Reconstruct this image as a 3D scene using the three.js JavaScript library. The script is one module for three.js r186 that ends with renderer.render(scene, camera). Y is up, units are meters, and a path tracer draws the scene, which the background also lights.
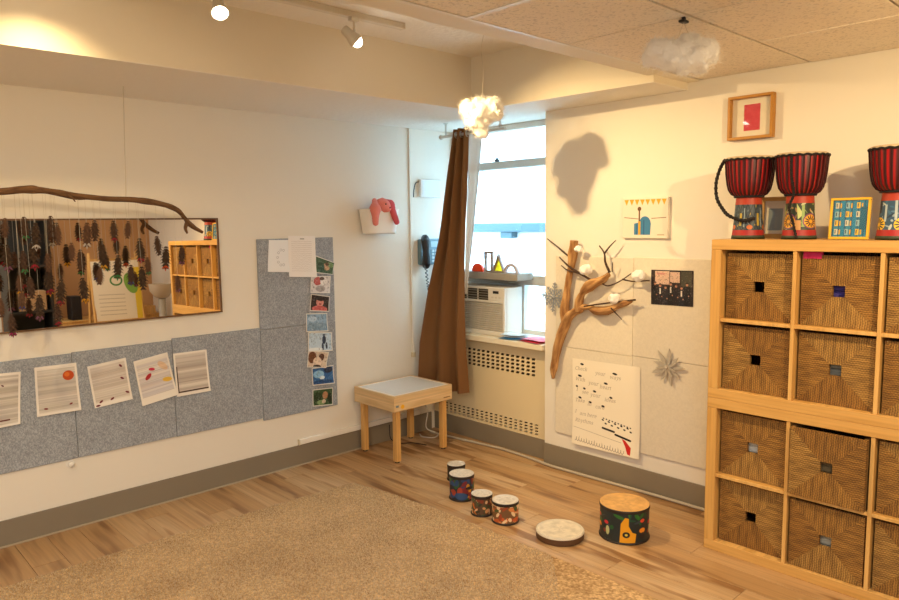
import * as THREE from 'three';
import { RoundedBoxGeometry } from 'three/addons/geometries/RoundedBoxGeometry.js';
import { mergeGeometries } from 'three/addons/utils/BufferGeometryUtils.js';
import { MarchingCubes } from 'three/addons/objects/MarchingCubes.js';
import { RectAreaLightUniformsLib } from 'three/addons/lights/RectAreaLightUniformsLib.js';

// ---------------------------------------------------------------- camera, sky, lights, exposure
const scene = new THREE.Scene();
const camera = new THREE.PerspectiveCamera(2 * Math.atan(300 / 711.19) * 180 / Math.PI, 899 / 600, 0.05, 100);
const D2R = Math.PI / 180;
camera.position.set(-3.795, 1.671, 4.248);
camera.rotation.order = 'YXZ';
camera.rotation.set(-6.163 * D2R, -43.393 * D2R, -0.704 * D2R);
const renderer = new THREE.WebGLRenderer({ antialias: true });
renderer.toneMapping = THREE.LinearToneMapping;
renderer.toneMappingExposure = 1.06;
renderer.shadowMap.enabled = true;
RectAreaLightUniformsLib.init();
scene.background = new THREE.Color().setRGB(0.52, 0.8, 1.0);
scene.backgroundIntensity = 12.5;
const WARM = new THREE.Color().setRGB(1, 0.7, 0.34);
const SOFT = new THREE.Color().setRGB(0.97, 0.98, 0.97);
// [position, target, candela, cone degrees, penumbra] of the track spotlights (the fittings are built further down)
const SPOTS = [
  [[-1.585, 2.6, 1.235], [-0.25, 1.2, 1.95], 11.2, 48, 0.65],
  [[-2.31, 2.6, 1.25], [-2.75, 0.9, 2.6], 4, 50, 0.8],
  [[-2.98, 2.6, 1.225], [-2.9, 1.0, 0.3], 1.7, 60, 1],
  [[-3.8, 2.6, 1.225], [-3.4, 0.4, 1.0], 2, 50, 0.9],
];
const SHELF_SPOT = [[-1.45, 2.3, 4.15], [-0.25, 1.3, 3.0], 7.8, 55, 0.8];
const MIRROR_SPOT = [[-3.0, 2.3, 3.05], [-3.1, 1.0, 0.0], 4.0, 44, 0.9];
const FILL_PANELS = [[-2.745, 2.434, 4.28, 21], [-4.575, 2.434, 3.14, 44], [-4.575, 2.434, 4.85, 48], [-1.525, 2.434, 4.85, 9]];  // out-of-view ceiling panels added as ambient fill: position and strength

// ---------------------------------------------------------------- helpers
let seed = 12345;
const rnd = () => { seed = (seed * 1664525 + 1013904223) >>> 0; return seed / 4294967296; };
const rr = (a, b) => a + (b - a) * rnd();
const V = (x, y, z) => new THREE.Vector3(x, y, z);
function hash(x, y, s) { let h = (x * 374761393 + y * 668265263 + s * 1442695041) | 0; h = Math.imul(h ^ (h >>> 13), 1274126177); h ^= h >>> 16; return (h >>> 0) / 4294967296; }
function vnoise(x, y, px, py, s) {
  const xi = Math.floor(x), yi = Math.floor(y), fx = x - xi, fy = y - yi, u = fx * fx * (3 - 2 * fx), v = fy * fy * (3 - 2 * fy);
  const w = (a, p) => ((a % p) + p) % p;
  const h = (i, j) => hash(w(xi + i, px), w(yi + j, py), s);
  return (h(0, 0) * (1 - u) + h(1, 0) * u) * (1 - v) + (h(0, 1) * (1 - u) + h(1, 1) * u) * v;
}
function fbm(u, v, px, py, s, o = 4) { let a = 0, w = 0.5, t = 0; for (let i = 0; i < o; i++) { a += w * vnoise(u * px, v * py, px, py, s + i); t += w; px *= 2; py *= 2; w *= 0.5; } return a / t; }
function hash3(x, y, z) { return hash(x + z * 57, y - z * 131, 7); }
function noise3(x, y, z) {
  const xi = Math.floor(x), yi = Math.floor(y), zi = Math.floor(z), s = (t) => t * t * (3 - 2 * t), u = s(x - xi), v = s(y - yi), w = s(z - zi);
  const L = (a, b, t) => a + (b - a) * t, h = (i, j, k) => hash3(xi + i, yi + j, zi + k);
  return L(L(L(h(0, 0, 0), h(1, 0, 0), u), L(h(0, 1, 0), h(1, 1, 0), u), v), L(L(h(0, 0, 1), h(1, 0, 1), u), L(h(0, 1, 1), h(1, 1, 1), u), v), w);
}
function tex(w, h, fn, srgb = true, repeat = 1) {
  const d = new Uint8Array(w * h * 4);
  for (let j = 0; j < h; j++) for (let i = 0; i < w; i++) {
    const c = fn((i + 0.5) / w, (j + 0.5) / h), k = (j * w + i) * 4;
    if (typeof c === 'number') { d[k] = d[k + 1] = d[k + 2] = Math.max(0, Math.min(255, c * 255)); } else { d[k] = Math.max(0, Math.min(255, c[0])); d[k + 1] = Math.max(0, Math.min(255, c[1])); d[k + 2] = Math.max(0, Math.min(255, c[2])); }
    d[k + 3] = 255;
  }
  const t = new THREE.DataTexture(d, w, h); t.wrapS = t.wrapT = THREE.RepeatWrapping; t.magFilter = THREE.LinearFilter; t.minFilter = THREE.LinearMipmapLinearFilter; t.generateMipmaps = true;
  if (srgb) t.colorSpace = THREE.SRGBColorSpace; t.repeat.set(repeat, repeat); t.needsUpdate = true; return t;
}
function canvasTex(w, h, draw) {
  const c = document.createElement('canvas'); c.width = w; c.height = h; const g = c.getContext('2d'); draw(g, w, h);
  const t = new THREE.CanvasTexture(c); t.colorSpace = THREE.SRGBColorSpace; t.magFilter = THREE.LinearFilter; return t;
}
const mixc = (a, b, t) => [a[0] + (b[0] - a[0]) * t, a[1] + (b[1] - a[1]) * t, a[2] + (b[2] - a[2]) * t];
const M = (color, roughness = 0.7, o = {}) => new THREE.MeshStandardMaterial({ color, roughness, side: THREE.DoubleSide, ...o });
const P = (color, roughness = 0.5, o = {}) => new THREE.MeshPhysicalMaterial({ color, roughness, side: THREE.DoubleSide, ...o });
const taken = new Set();
function numbered(n) { if (!taken.has(n)) { taken.add(n); return n; } for (let i = 1; ; i++) { const m = n + '_' + String(i).padStart(3, '0'); if (!taken.has(m)) { taken.add(m); return m; } } }
function thing(name, label, category, [x, y, z] = [0, 0, 0], group) {
  const o = new THREE.Group(); o.name = numbered(name); o.position.set(x, y, z); scene.add(o);
  o.userData = { label, category }; if (group) o.userData.group = group; return o;
}
function struct(name, label) { const o = new THREE.Group(); o.name = numbered(name); o.userData = { kind: 'structure', label, category: name.split('_')[0] }; scene.add(o); return o; }
function part(name, geo, mat, parent, pos, rot) {
  const m = new THREE.Mesh(geo, mat); m.name = name; if (pos) m.position.set(...pos); if (rot) m.rotation.set(...rot); parent.add(m); return m;
}
function single(name, geo, mat, label, category, pos, rot, group) {
  const m = new THREE.Mesh(geo, mat); m.name = numbered(name); if (pos) m.position.set(...pos); if (rot) m.rotation.set(...rot);
  m.userData = { label, category }; if (group) m.userData.group = group; scene.add(m); return m;
}
// uv in metres, by the dominant direction of the normal; turn swaps u and v
function uvm(g, turn = false, ou = 0, ov = 0) {
  const p = g.attributes.position, n = g.attributes.normal, uv = new Float32Array(p.count * 2);
  for (let i = 0; i < p.count; i++) {
    const ax = Math.abs(n.getX(i)), ay = Math.abs(n.getY(i)), az = Math.abs(n.getZ(i)); let u, v;
    if (ax >= ay && ax >= az) { u = p.getZ(i); v = p.getY(i); } else if (ay >= az) { u = p.getX(i); v = p.getZ(i); } else { u = p.getX(i); v = p.getY(i); }
    uv[2 * i] = (turn ? v : u) + ou; uv[2 * i + 1] = (turn ? u : v) + ov;
  }
  g.setAttribute('uv', new THREE.BufferAttribute(uv, 2)); return g;
}
const box = (w, h, d) => uvm(new THREE.BoxGeometry(w, h, d));
const rbox = (w, h, d, r = 0.004, s = 1, turn = false, ou = 0, ov = 0) => uvm(new RoundedBoxGeometry(w, h, d, s, Math.min(r, w / 2.1, h / 2.1, d / 2.1)), turn, ou, ov);
const at = (g, x, y, z) => g.translate(x, y, z);
function boxAB(a, b, r = 0) { const w = b[0] - a[0], h = b[1] - a[1], d = b[2] - a[2]; const g = r ? new RoundedBoxGeometry(w, h, d, 1, r) : new THREE.BoxGeometry(w, h, d); g.translate(a[0] + w / 2, a[1] + h / 2, a[2] + d / 2); return uvm(g); }
function merge(list) { return mergeGeometries(list.map((g) => { const q = g.index ? g.toNonIndexed() : g; for (const k of Object.keys(q.attributes)) if (!['position', 'normal', 'uv'].includes(k)) q.deleteAttribute(k); if (!q.attributes.uv) uvm(q); return q; })); }
function swapuv(g) { const uv = g.attributes.uv; for (let i = 0; i < uv.count; i++) uv.setXY(i, uv.getY(i), uv.getX(i)); return g; }
const lathe = (pts, seg = 40) => new THREE.LatheGeometry(pts.map((p) => new THREE.Vector2(p[0], p[1])), seg);
const cyl = (r1, r2, h, s = 20, open = false) => new THREE.CylinderGeometry(r1, r2, h, s, 1, open);
// tapered tube through points with radii; wobble gives bark-like irregularity
function limb(pts, radii, radial = 10, steps = 40, wob = 0, sd = 1) {
  const c = new THREE.CatmullRomCurve3(pts.map((p) => V(...p))), fr = c.computeFrenetFrames(steps, false), pos = [], uv = [], idx = [];
  const L = c.getLength();
  for (let i = 0; i <= steps; i++) {
    const t = i / steps, q = c.getPoint(t), f = t * (radii.length - 1), k = Math.min(Math.floor(f), radii.length - 2), r0 = radii[k] + (radii[k + 1] - radii[k]) * (f - k);
    for (let j = 0; j <= radial; j++) {
      const a = (j % radial) / radial * Math.PI * 2, r = r0 * (1 + wob * (noise3(Math.cos(a) * 1.6 + sd * 9, t * L * 14, Math.sin(a) * 1.6) - 0.5) * 2);
      const d = fr.normals[i].clone().multiplyScalar(Math.cos(a)).add(fr.binormals[i].clone().multiplyScalar(Math.sin(a)));
      pos.push(q.x + d.x * r, q.y + d.y * r, q.z + d.z * r); uv.push(j / radial * 0.2, t * L);
    }
  }
  for (let i = 0; i < steps; i++) for (let j = 0; j < radial; j++) { const a = i * (radial + 1) + j, b = a + radial + 1; idx.push(a, a + 1, b, b, a + 1, b + 1); }
  for (const [row, e] of [[0, 1], [steps, -1]]) { const ci = pos.length / 3, q = c.getPoint(row / steps); pos.push(q.x, q.y, q.z); uv.push(0, 0); for (let j = 0; j < radial; j++) { const a = row * (radial + 1) + j; if (e > 0) idx.push(ci, a + 1, a); else idx.push(ci, a, a + 1); } }
  const g = new THREE.BufferGeometry(); g.setAttribute('position', new THREE.Float32BufferAttribute(pos, 3)); g.setAttribute('uv', new THREE.Float32BufferAttribute(uv, 2)); g.setIndex(idx); g.computeVertexNormals(); return g;
}
const wire = (pts, r, seg = 24, rad = 6) => new THREE.TubeGeometry(new THREE.CatmullRomCurve3(pts.map((p) => V(...p))), seg, r, rad, false);
function sdfMesh(fn, half, res) {
  const mc = new MarchingCubes(res, new THREE.MeshStandardMaterial(), false, false, 200000); mc.isolation = 0;
  for (let k = 0; k < res; k++) for (let j = 0; j < res; j++) for (let i = 0; i < res; i++) mc.field[i + j * res + k * res * res] = -fn((i - res / 2) / (res / 2) * half, (j - res / 2) / (res / 2) * half, (k - res / 2) / (res / 2) * half);
  mc.update();
  const n = mc.count, g = new THREE.BufferGeometry(); g.setAttribute('position', new THREE.BufferAttribute(mc.positionArray.slice(0, n * 3).map((v) => v * half), 3)); g.setAttribute('normal', new THREE.BufferAttribute(mc.normalArray.slice(0, n * 3), 3));
  return uvm(g);
}
const smin = (a, b, k) => { const h = Math.max(k - Math.abs(a - b), 0) / k; return Math.min(a, b) - h * h * k * 0.25; };
const capsule = (x, y, z, a, b, r1, r2) => { const dx = b[0] - a[0], dy = b[1] - a[1], dz = b[2] - a[2], t = Math.max(0, Math.min(1, ((x - a[0]) * dx + (y - a[1]) * dy + (z - a[2]) * dz) / (dx * dx + dy * dy + dz * dz + 1e-9))); return Math.hypot(x - a[0] - dx * t, y - a[1] - dy * t, z - a[2] - dz * t) - (r1 + (r2 - r1) * t); };

// ---------------------------------------------------------------- textures and materials
const bumpFine = tex(256, 256, (u, v) => fbm(u, v, 24, 24, 3, 4), false, 1.6);
const wallPaint = M('#ebe5d8', 0.72, { bumpMap: bumpFine, bumpScale: 0.0005 });
const soffitPaint = M('#e8dfcb', 0.75, { bumpMap: bumpFine, bumpScale: 0.0005 });
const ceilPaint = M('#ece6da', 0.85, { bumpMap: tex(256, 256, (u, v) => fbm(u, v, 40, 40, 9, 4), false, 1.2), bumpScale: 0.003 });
const basePaint = M('#877c6a', 0.5, { bumpMap: bumpFine, bumpScale: 0.0004 });
const white = M('#efece4', 0.5), offwhite = M('#e4dfd0', 0.6), black = M('#17161a', 0.5), darkGrey = M('#2c2e33', 0.55);
const stringMat = M('#cfc6b4', 0.9);
function woodTex(base, dark, light, s, px, py, w = 256, h = 512, knots = 0) {
  return tex(w, h, (u, v) => {
    const warp = (fbm(u, v, 3, 2, s + 40, 3) - 0.5) * 0.35, g = fbm(u + warp, v, px, py, s, 4), f = fbm(u, v, px * 5, py * 2, s + 9, 2), b = fbm(u, v, 4, 2, s + 20, 3);
    let c = mixc(base, dark, Math.max(0, Math.min(1, (g - 0.45) * 2.6))); c = mixc(c, light, Math.max(0, Math.min(1, (b - 0.42) * 1.9)));
    if (knots) { const k = fbm(u, v, 5, 3, s + 77, 3); if (k > 0.66) c = mixc(c, dark, Math.min(1, (k - 0.66) * 7)); }
    return c.map((x) => x * (0.92 + 0.16 * f));
  });
}
const plankTexA = woodTex([194, 166, 130], [146, 114, 80], [210, 190, 162], 11, 9, 2, 256, 512, 1);
const plankTexB = woodTex([186, 157, 120], [138, 106, 72], [202, 180, 150], 31, 7, 2, 256, 512, 1);
const plankTexC = woodTex([200, 174, 140], [154, 122, 88], [216, 198, 172], 51, 10, 1, 256, 512, 1);
const plankMats = [plankTexA, plankTexB, plankTexC].map((t) => { const q = t; q.repeat.set(2.6, 0.75); return P('#f4e4cd', 0.36, { map: q }); });
const birchTex = woodTex([216, 180, 118], [202, 162, 98], [226, 194, 136], 71, 10, 1, 256, 512); birchTex.repeat.set(2.2, 0.7);
const birch = P('#fbeed6', 0.42, { map: birchTex });
const mapleTex = woodTex([228, 198, 152], [212, 176, 124], [238, 214, 176], 91, 9, 1, 256, 512); mapleTex.repeat.set(3, 1);
const maple = P('#ffffff', 0.4, { map: mapleTex });
const legWood = P('#f2d6a4', 0.42, { map: mapleTex });
const feltTex = tex(512, 512, (u, v) => { const a = fbm(u, v, 90, 70, 5, 2), b = fbm(u, v, 9, 9, 15, 3), k = 162 + (a - 0.5) * 64 + (b - 0.5) * 16; return [k * 0.965, k, k * 1.045]; }, true, 2.4);
const felt = M('#ffffff', 0.97, { map: feltTex, bumpMap: feltTex, bumpScale: 0.002 });
const beigeTex = tex(256, 256, (u, v) => { const a = fbm(u, v, 50, 50, 6, 3), k = 226 + (a - 0.5) * 12; return [k, k * 0.96, k * 0.875]; }, true, 2);
const beigeFelt = M('#ffffff', 0.97, { map: beigeTex, bumpMap: beigeTex, bumpScale: 0.001 });
const tileTex = tex(512, 512, (u, v) => { const a = fbm(u, v, 64, 64, 8, 2), b = fbm(u, v, 120, 120, 18, 2), k = a > 0.64 ? 234 - (a - 0.64) * 80 : 243; const q = k - (b > 0.72 ? 14 : 0) + (b - 0.5) * 12; return [q, q * 0.955, q * 0.88]; }, true, 1.64);
const tileMat = M('#ffffff', 0.95, { map: tileTex, bumpMap: tileTex, bumpScale: 0.003 });
const gridMat = M('#e9e2d2', 0.5);
const brownCloth = M('#785129', 0.8, { bumpMap: tex(128, 128, (u, v) => 0.5 + 0.25 * Math.sin(u * 402) + 0.25 * Math.sin(v * 402), false, 8), bumpScale: 0.0006 });
const liningCloth = P('#cfc4b6', 0.9, { transmission: 0.25, thickness: 0 });
const weaveV = tex(256, 256, (u, v) => { const s = Math.sin((u + 0.004 * Math.sin(v * 50)) * Math.PI * 2 * 34), k = Math.sin(v * Math.PI * 2 * 26 + Math.floor(u * 34) * Math.PI), n = fbm(u, v, 34, 6, 3, 3); const t = 0.55 + 0.22 * s + 0.1 * k + (n - 0.5) * 0.7; return mixc([84, 58, 24], [190, 146, 74], Math.max(0, Math.min(1, t))); }, true, 3.1);
const weaveBody = M('#ffffff', 0.85, { map: weaveV, bumpMap: weaveV, bumpScale: 0.005 });
const weaveTones = ['#ffffff', '#f0e6d4', '#e2d4bc'].map((c) => M(c, 0.82, { map: weaveV, bumpMap: weaveV, bumpScale: 0.006 }));
const barkTex = tex(128, 256, (u, v) => mixc([70, 46, 28], [134, 100, 66], fbm(u, v, 10, 5, 61, 4)), true, 6);
const bark = M('#ffffff', 0.92, { map: barkTex, bumpMap: barkTex, bumpScale: 0.008 });
const driftTex = tex(128, 256, (u, v) => mixc([136, 92, 50], [216, 170, 110], Math.min(1, Math.max(0, fbm(u, v, 9, 3, 65, 4) * 1.7 - 0.35))), true, 5);
const drift = M('#ffffff', 0.82, { map: driftTex, bumpMap: driftTex, bumpScale: 0.008 });
const twig = M('#4a372b', 0.9);
const cotton = P('#fdfbf6', 1, { sheen: 0.6, sheenColor: new THREE.Color('#ffffff'), bumpMap: tex(256, 256, (u, v) => fbm(u, v, 16, 16, 33, 5), false, 9), bumpScale: 0.002 });
const glassPane = P('#ffffff', 0.02, { transmission: 1, thickness: 0, ior: 1.45 });
const silver = P('#c9cacb', 0.3, { metalness: 0.75 });
const paperMat = M('#f0ece2', 0.85);

// ---------------------------------------------------------------- the setting
// floor: slab and planks that run along the right wall
const floor = struct('floor', 'pale oak plank floor');
part('subfloor', boxAB([-6.7, -0.2, -0.15], [0.45, -0.012, 6.05]), M('#6d543a', 0.8), floor);
{
  const w = 0.152, geos = [];
  for (let i = 0; i < 5; i++) geos.push([rbox(w - 0.0016, 0.012, 1.2 - 0.0016, 0.0012, 1, false, 0.21 * i + 0.07, 0.37 * i), rbox(w - 0.0016, 0.012, 0.6 - 0.0016, 0.0012, 1, false, 0.17 * i + 0.3, 0.29 * i + 0.11)]);
  let k = 0;
  for (let i = 0; i < 27; i++) {
    const x = 0.04 - w * (i + 0.5); let z = -0.02 - [0, 0.8, 0.4, 1.0, 0.25, 0.65][i % 6];
    while (z < (i < 10 ? 4.2 : 2.4)) { const q = part('plank', geos[Math.floor(rnd() * 5)][0], plankMats[Math.floor(rnd() * 3)], floor, [x, -0.006, Math.max(z, -2) + 0.6]); if (z + 1.2 < 0) floor.remove(q); z += 1.2; k++; }
  }
  part('far_boards', merge([boxAB([-6.6, -0.012, 0], [0.04 - 27 * w, 0, 5.9]), boxAB([0.04 - 27 * w, -0.012, 3.6], [0.04 - 10 * w, 0, 5.9]), boxAB([0.04 - 10 * w, -0.012, 5.35], [0.04, 0, 5.9])]), plankMats[0], floor);
}
const wl = struct('wall_left', 'cream wall behind the mirror and grey felt boards');
part('plaster', boxAB([-6.65, 0, -0.15], [0.45, 2.9, 0]), wallPaint, wl);
const wr = struct('wall_right', 'cream wall behind the shelf and driftwood tree');
part('plaster', boxAB([0, 0, 1.185], [0.45, 2.9, 6.0]), wallPaint, wr);
const ww = struct('wall_window', 'low wall and head around the window alcove');
part('plaster', merge([boxAB([0.22, 0, 0], [0.45, 0.79, 1.185]), boxAB([0.22, 2.4, 0], [0.45, 2.9, 1.185])]), wallPaint, ww);
const wb = struct('wall_back', 'tan wall opposite the mirror');
part('plaster', boxAB([-6.65, 0, 5.86], [0, 2.9, 6.0]), M('#c89a6a', 0.8), wb);
part('pale_panel', boxAB([-6.6, 0, 5.85], [-1.85, 2.44, 5.86]), wallPaint, wb);
const wn = struct('wall_near', 'cream wall beyond the left edge');
part('plaster', boxAB([-6.65, 0, 0], [-6.5, 2.9, 5.86]), wallPaint, wn);
// ceiling: plaster field, dropped beams, tile field
const ce = struct('ceiling', 'white plaster ceiling with the track lights');
part('plaster', boxAB([-6.65, 2.735, 0], [0.45, 2.9, 2.16]), ceilPaint, ce);
part('slab', boxAB([-6.65, 2.75, 2.16], [0.45, 2.9, 6.0]), ceilPaint, ce);
const so = struct('trim_1', 'cream dropped beam along the left wall');
part('beam', boxAB([-6.5, 2.404, 0], [0.22, 2.735, 0.91]), soffitPaint, so);
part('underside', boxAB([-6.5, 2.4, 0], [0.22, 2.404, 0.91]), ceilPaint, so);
const so2 = struct('trim_2', 'cream dropped beam along the right wall');
{
  const s = new THREE.Shape([[-0.42, 0.91], [0.22, 0.91], [0.22, 1.185], [0, 1.185], [0, 2.2], [-0.36, 2.2]].map((p) => new THREE.Vector2(p[0], -p[1])));
  const g = new THREE.ExtrudeGeometry(s, { depth: 0.335, bevelEnabled: false }); g.rotateX(-Math.PI / 2); g.translate(0, 2.4, 0);
  part('beam', uvm(g), soffitPaint, so2);
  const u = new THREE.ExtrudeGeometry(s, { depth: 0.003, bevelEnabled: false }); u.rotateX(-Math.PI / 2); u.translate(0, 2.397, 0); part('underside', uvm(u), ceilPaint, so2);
}
const bk = struct('trim_3', 'cream bulkhead at the edge of the tile ceiling');
part('bulkhead', boxAB([-6.5, 2.437, 2.16], [0, 2.75, 2.27]), soffitPaint, bk);
const tc = struct('ceiling_tiles', 'suspended ceiling of speckled tiles in a white grid'); tc.userData.category = 'ceiling';
{
  const TX = 0.61, TZ = 0.57, z0 = 2.285, holes = new Set(FILL_PANELS.map((p) => Math.round((-0.0 - p[0] - TX / 2) / TX) + ',' + Math.round((p[2] - TZ / 2 - z0) / TZ)));
  const tg = [rbox(TX - 0.01, 0.03, TZ - 0.01, 0.003, 1), rbox(TX - 0.01, 0.03, TZ - 0.01, 0.003, 1, true, 0.3, 0.1)];
  for (let i = 0; i < 11; i++) for (let j = 0; j < 7; j++) {
    const x = -TX * (i + 0.5), z = z0 + TZ * (j + 0.5); if (z > 5.86 || x < -6.5 || holes.has(i + ',' + j)) continue;
    const q = part('tile', tg[(i * 3 + j) % 2], tileMat, tc, [x, 2.4535 - (hash(i, j, 3) - 0.5) * 0.003, z]);
    q.rotation.z = (hash(i, j, 5) - 0.5) * 0.006;
  }
  for (let i = 0; i <= 10; i++) part('grid_bar', box(0.024, 0.006, 3.58), gridMat, tc, [-0.012 - TX * i + (i ? 0.012 : 0), 2.4745, 4.07]);
  for (let j = 0; j <= 6; j++) part('grid_bar', box(6.48, 0.005, 0.024), gridMat, tc, [-3.24, 2.475, z0 + TZ * j]);
}
part('edge_angle', boxAB([-6.48, 2.4355, 2.27], [-0.62, 2.4385, 2.292]), gridMat, tc);
part('edge_angle', boxAB([-1.842, 2.4355, 2.292], [-1.818, 2.4385, 2.855]), gridMat, tc);
const bl = struct('baseboard_left', 'taupe rubber baseboard along the left wall');
part('board', boxAB([-6.5, 0, 0], [-0.005, 0.142, 0.012], 0.003), basePaint, bl);
part('floor_strip', boxAB([-6.5, 0, 0.012], [-0.72, 0.008, 0.024], 0.002), M('#b4a48c', 0.5), bl);
const br = struct('baseboard_right', 'taupe rubber baseboard along the right wall');
part('board', boxAB([-0.012, 0, 1.185], [0, 0.142, 5.86], 0.003), basePaint, br);

// radiator cover under the window
const rc = thing('radiator_cover', 'cream metal radiator cover with two slotted grilles under the window', 'radiator');
{
  const cream = M('#e3d2ab', 0.5);
  const s = new THREE.Shape([[0.0, 0.142], [1.183, 0.142], [1.183, 0.79], [0.0, 0.79]].map((p) => new THREE.Vector2(...p)));
  const slot = (z, y, w, h, k) => { const q = new THREE.Path([[z, y], [z + w, y], [z + w + k, y + h], [z + k, y + h]].map((p) => new THREE.Vector2(...p))); s.holes.push(q); };
  for (let c = 0; c < 16; c++) for (let r = 0; r < 5; r++) slot(0.29 + c * 0.0492, 0.582 + r * 0.0285, 0.031, 0.0175, 0.008);
  for (let c = 0; c < 21; c++) for (let r = 0; r < 4; r++) slot(0.075 + c * 0.0492, 0.161 + r * 0.022, 0.027, 0.0115, 0.009);
  const g = new THREE.ExtrudeGeometry(s, { depth: 0.006, bevelEnabled: false }); g.rotateY(-Math.PI / 2); g.translate(0.046, 0, 0);
  part('front_panel', uvm(g), cream, rc);
  part('plinth', boxAB([0.034, 0, 0.0], [0.05, 0.142, 1.183], 0.002), basePaint, rc);
  const fin = []; for (let i = 0; i < 40; i++) fin.push(boxAB([0.09, 0.16, 0.02 + i * 0.029], [0.19, 0.72, 0.026 + i * 0.029]));
  part('radiator_fins', merge(fin), M('#5b4a35', 0.7), rc); rc.children[2].userData.kind = 'stuff';
}
const sill = struct('trim_4', 'cream window sill board over the radiator cover'); sill.userData.category = 'window sill';
part('board', boxAB([-0.035, 0.79, 0.001], [0.26, 0.832, 1.183], 0.006), M('#e8dfc8', 0.4), sill);

// window: fixed upper light, large middle pane, lower part with the air conditioner opening
const win = struct('window_1', 'tall aluminium window with an upper light and a large pane');
{
  const fr = M('#cfd3d2', 0.45), x0 = 0.262, x1 = 0.33;
  part('frame_head', boxAB([x0, 2.355, 0.001], [x1, 2.399, 1.184], 0.004), white, win);
  part('jamb', boxAB([x0, 0.832, 0.001], [x1, 2.355, 0.055], 0.004), fr, win);
  part('jamb', boxAB([x0, 0.832, 1.13], [x1, 2.355, 1.184], 0.004), fr, win);
  part('transom', boxAB([x0 - 0.012, 2.075, 0.055], [x1, 2.132, 1.13], 0.004), fr, win);
  part('meeting_rail', boxAB([x0 - 0.02, 1.205, 0.055], [x1, 1.278, 1.13], 0.004), M('#b9bcb9', 0.45), win);
  part('mullion', boxAB([x0, 0.832, 0.72], [x1, 1.205, 0.775], 0.004), fr, win);
  part('bottom_rail', boxAB([x0, 0.832, 0.775], [x1, 0.87, 1.13], 0.004), fr, win);
  part('pane', boxAB([0.29, 2.132, 0.055], [0.294, 2.355, 1.13]), glassPane, win);
  part('pane', boxAB([0.29, 1.278, 0.055], [0.294, 2.075, 1.13]), glassPane, win);
  part('pane', boxAB([0.29, 0.87, 0.775], [0.294, 1.205, 1.13]), glassPane, win);
  part('latch', merge([boxAB([0.235, 2.132, 0.5], [0.262, 2.148, 0.53], 0.003), at(cyl(0.01, 0.01, 0.014, 12), 0.25, 2.152, 0.515)]), darkGrey, win);
}
// outside: pale brick building with a blue-grey ledge
{
  const brickT = tex(256, 256, (u, v) => { const row = Math.floor(v * 16), f = v * 16 - row, c = (u * 8 + (row % 2) * 0.5) % 1, m = f < 0.1 || c < 0.05; const n = hash(row, Math.floor(u * 8 + (row % 2) * 0.5), 4); const k = m ? 205 : 226 + n * 18; return [k, k, k]; }, true, 0.8);
  const b = thing('neighbour_building', 'pale brick building seen through the window', 'building', [3.2, -3, 2]);
  part('wall', boxAB([0, 0, -7], [0.4, 7.4, 5]), M('#b6c1c7', 0.9, { map: brickT }), b);
  part('ledge', boxAB([-0.16, 4.55, -6], [0, 4.66, 4], 0.02), M('#2a4650', 0.7), b);
  for (let i = 0; i < 6; i++) part('corbel', boxAB([-0.12, 4.47, -5.4 + i * 1.35], [0, 4.55, -5.2 + i * 1.35], 0.01), M('#2a4650', 0.7), b);
  const arch = new THREE.Shape(); arch.moveTo(-0.35, 0); arch.lineTo(-0.35, 0.3); arch.absarc(0, 0.3, 0.35, Math.PI, 0, true); arch.lineTo(0.35, 0);
  const ag = new THREE.ExtrudeGeometry(arch, { depth: 0.02, bevelEnabled: false }); ag.rotateY(-Math.PI / 2);
  part('arched_window', uvm(ag), P('#5c8492', 0.2), b, [-0.001, 5.95, -3.35]);
  single('outside_ground', boxAB([0.5, -3.2, -8], [14, -3, 10]), M('#d8dadb', 0.9), 'snowy ground below the window', 'ground');
  const rail = thing('balcony_railing', 'white slatted railing outside the lower window pane', 'railing', [1.5, 0, 0]);
  for (let i = 0; i < 16; i++) part('slat', boxAB([0, 0.2, -1.6 + i * 0.11], [0.03, 1.25, -1.53 + i * 0.11]), M(i % 2 ? '#dfe6e8' : '#b9c8cc', 0.6), rail);
  part('rail', boxAB([-0.01, 1.25, -1.7], [0.05, 1.3, 0.3]), M('#e6ecee', 0.6), rail);
  part('deck', boxAB([-0.6, 0.12, -1.7], [0.6, 0.2, 0.3]), M('#eef2f3', 0.8), rail);
  for (const z of [-1.6, 0.1]) part('post', boxAB([0, -3, z], [0.08, 0.12, z + 0.08]), M('#b9c8cc', 0.6), rail);
}

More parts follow.
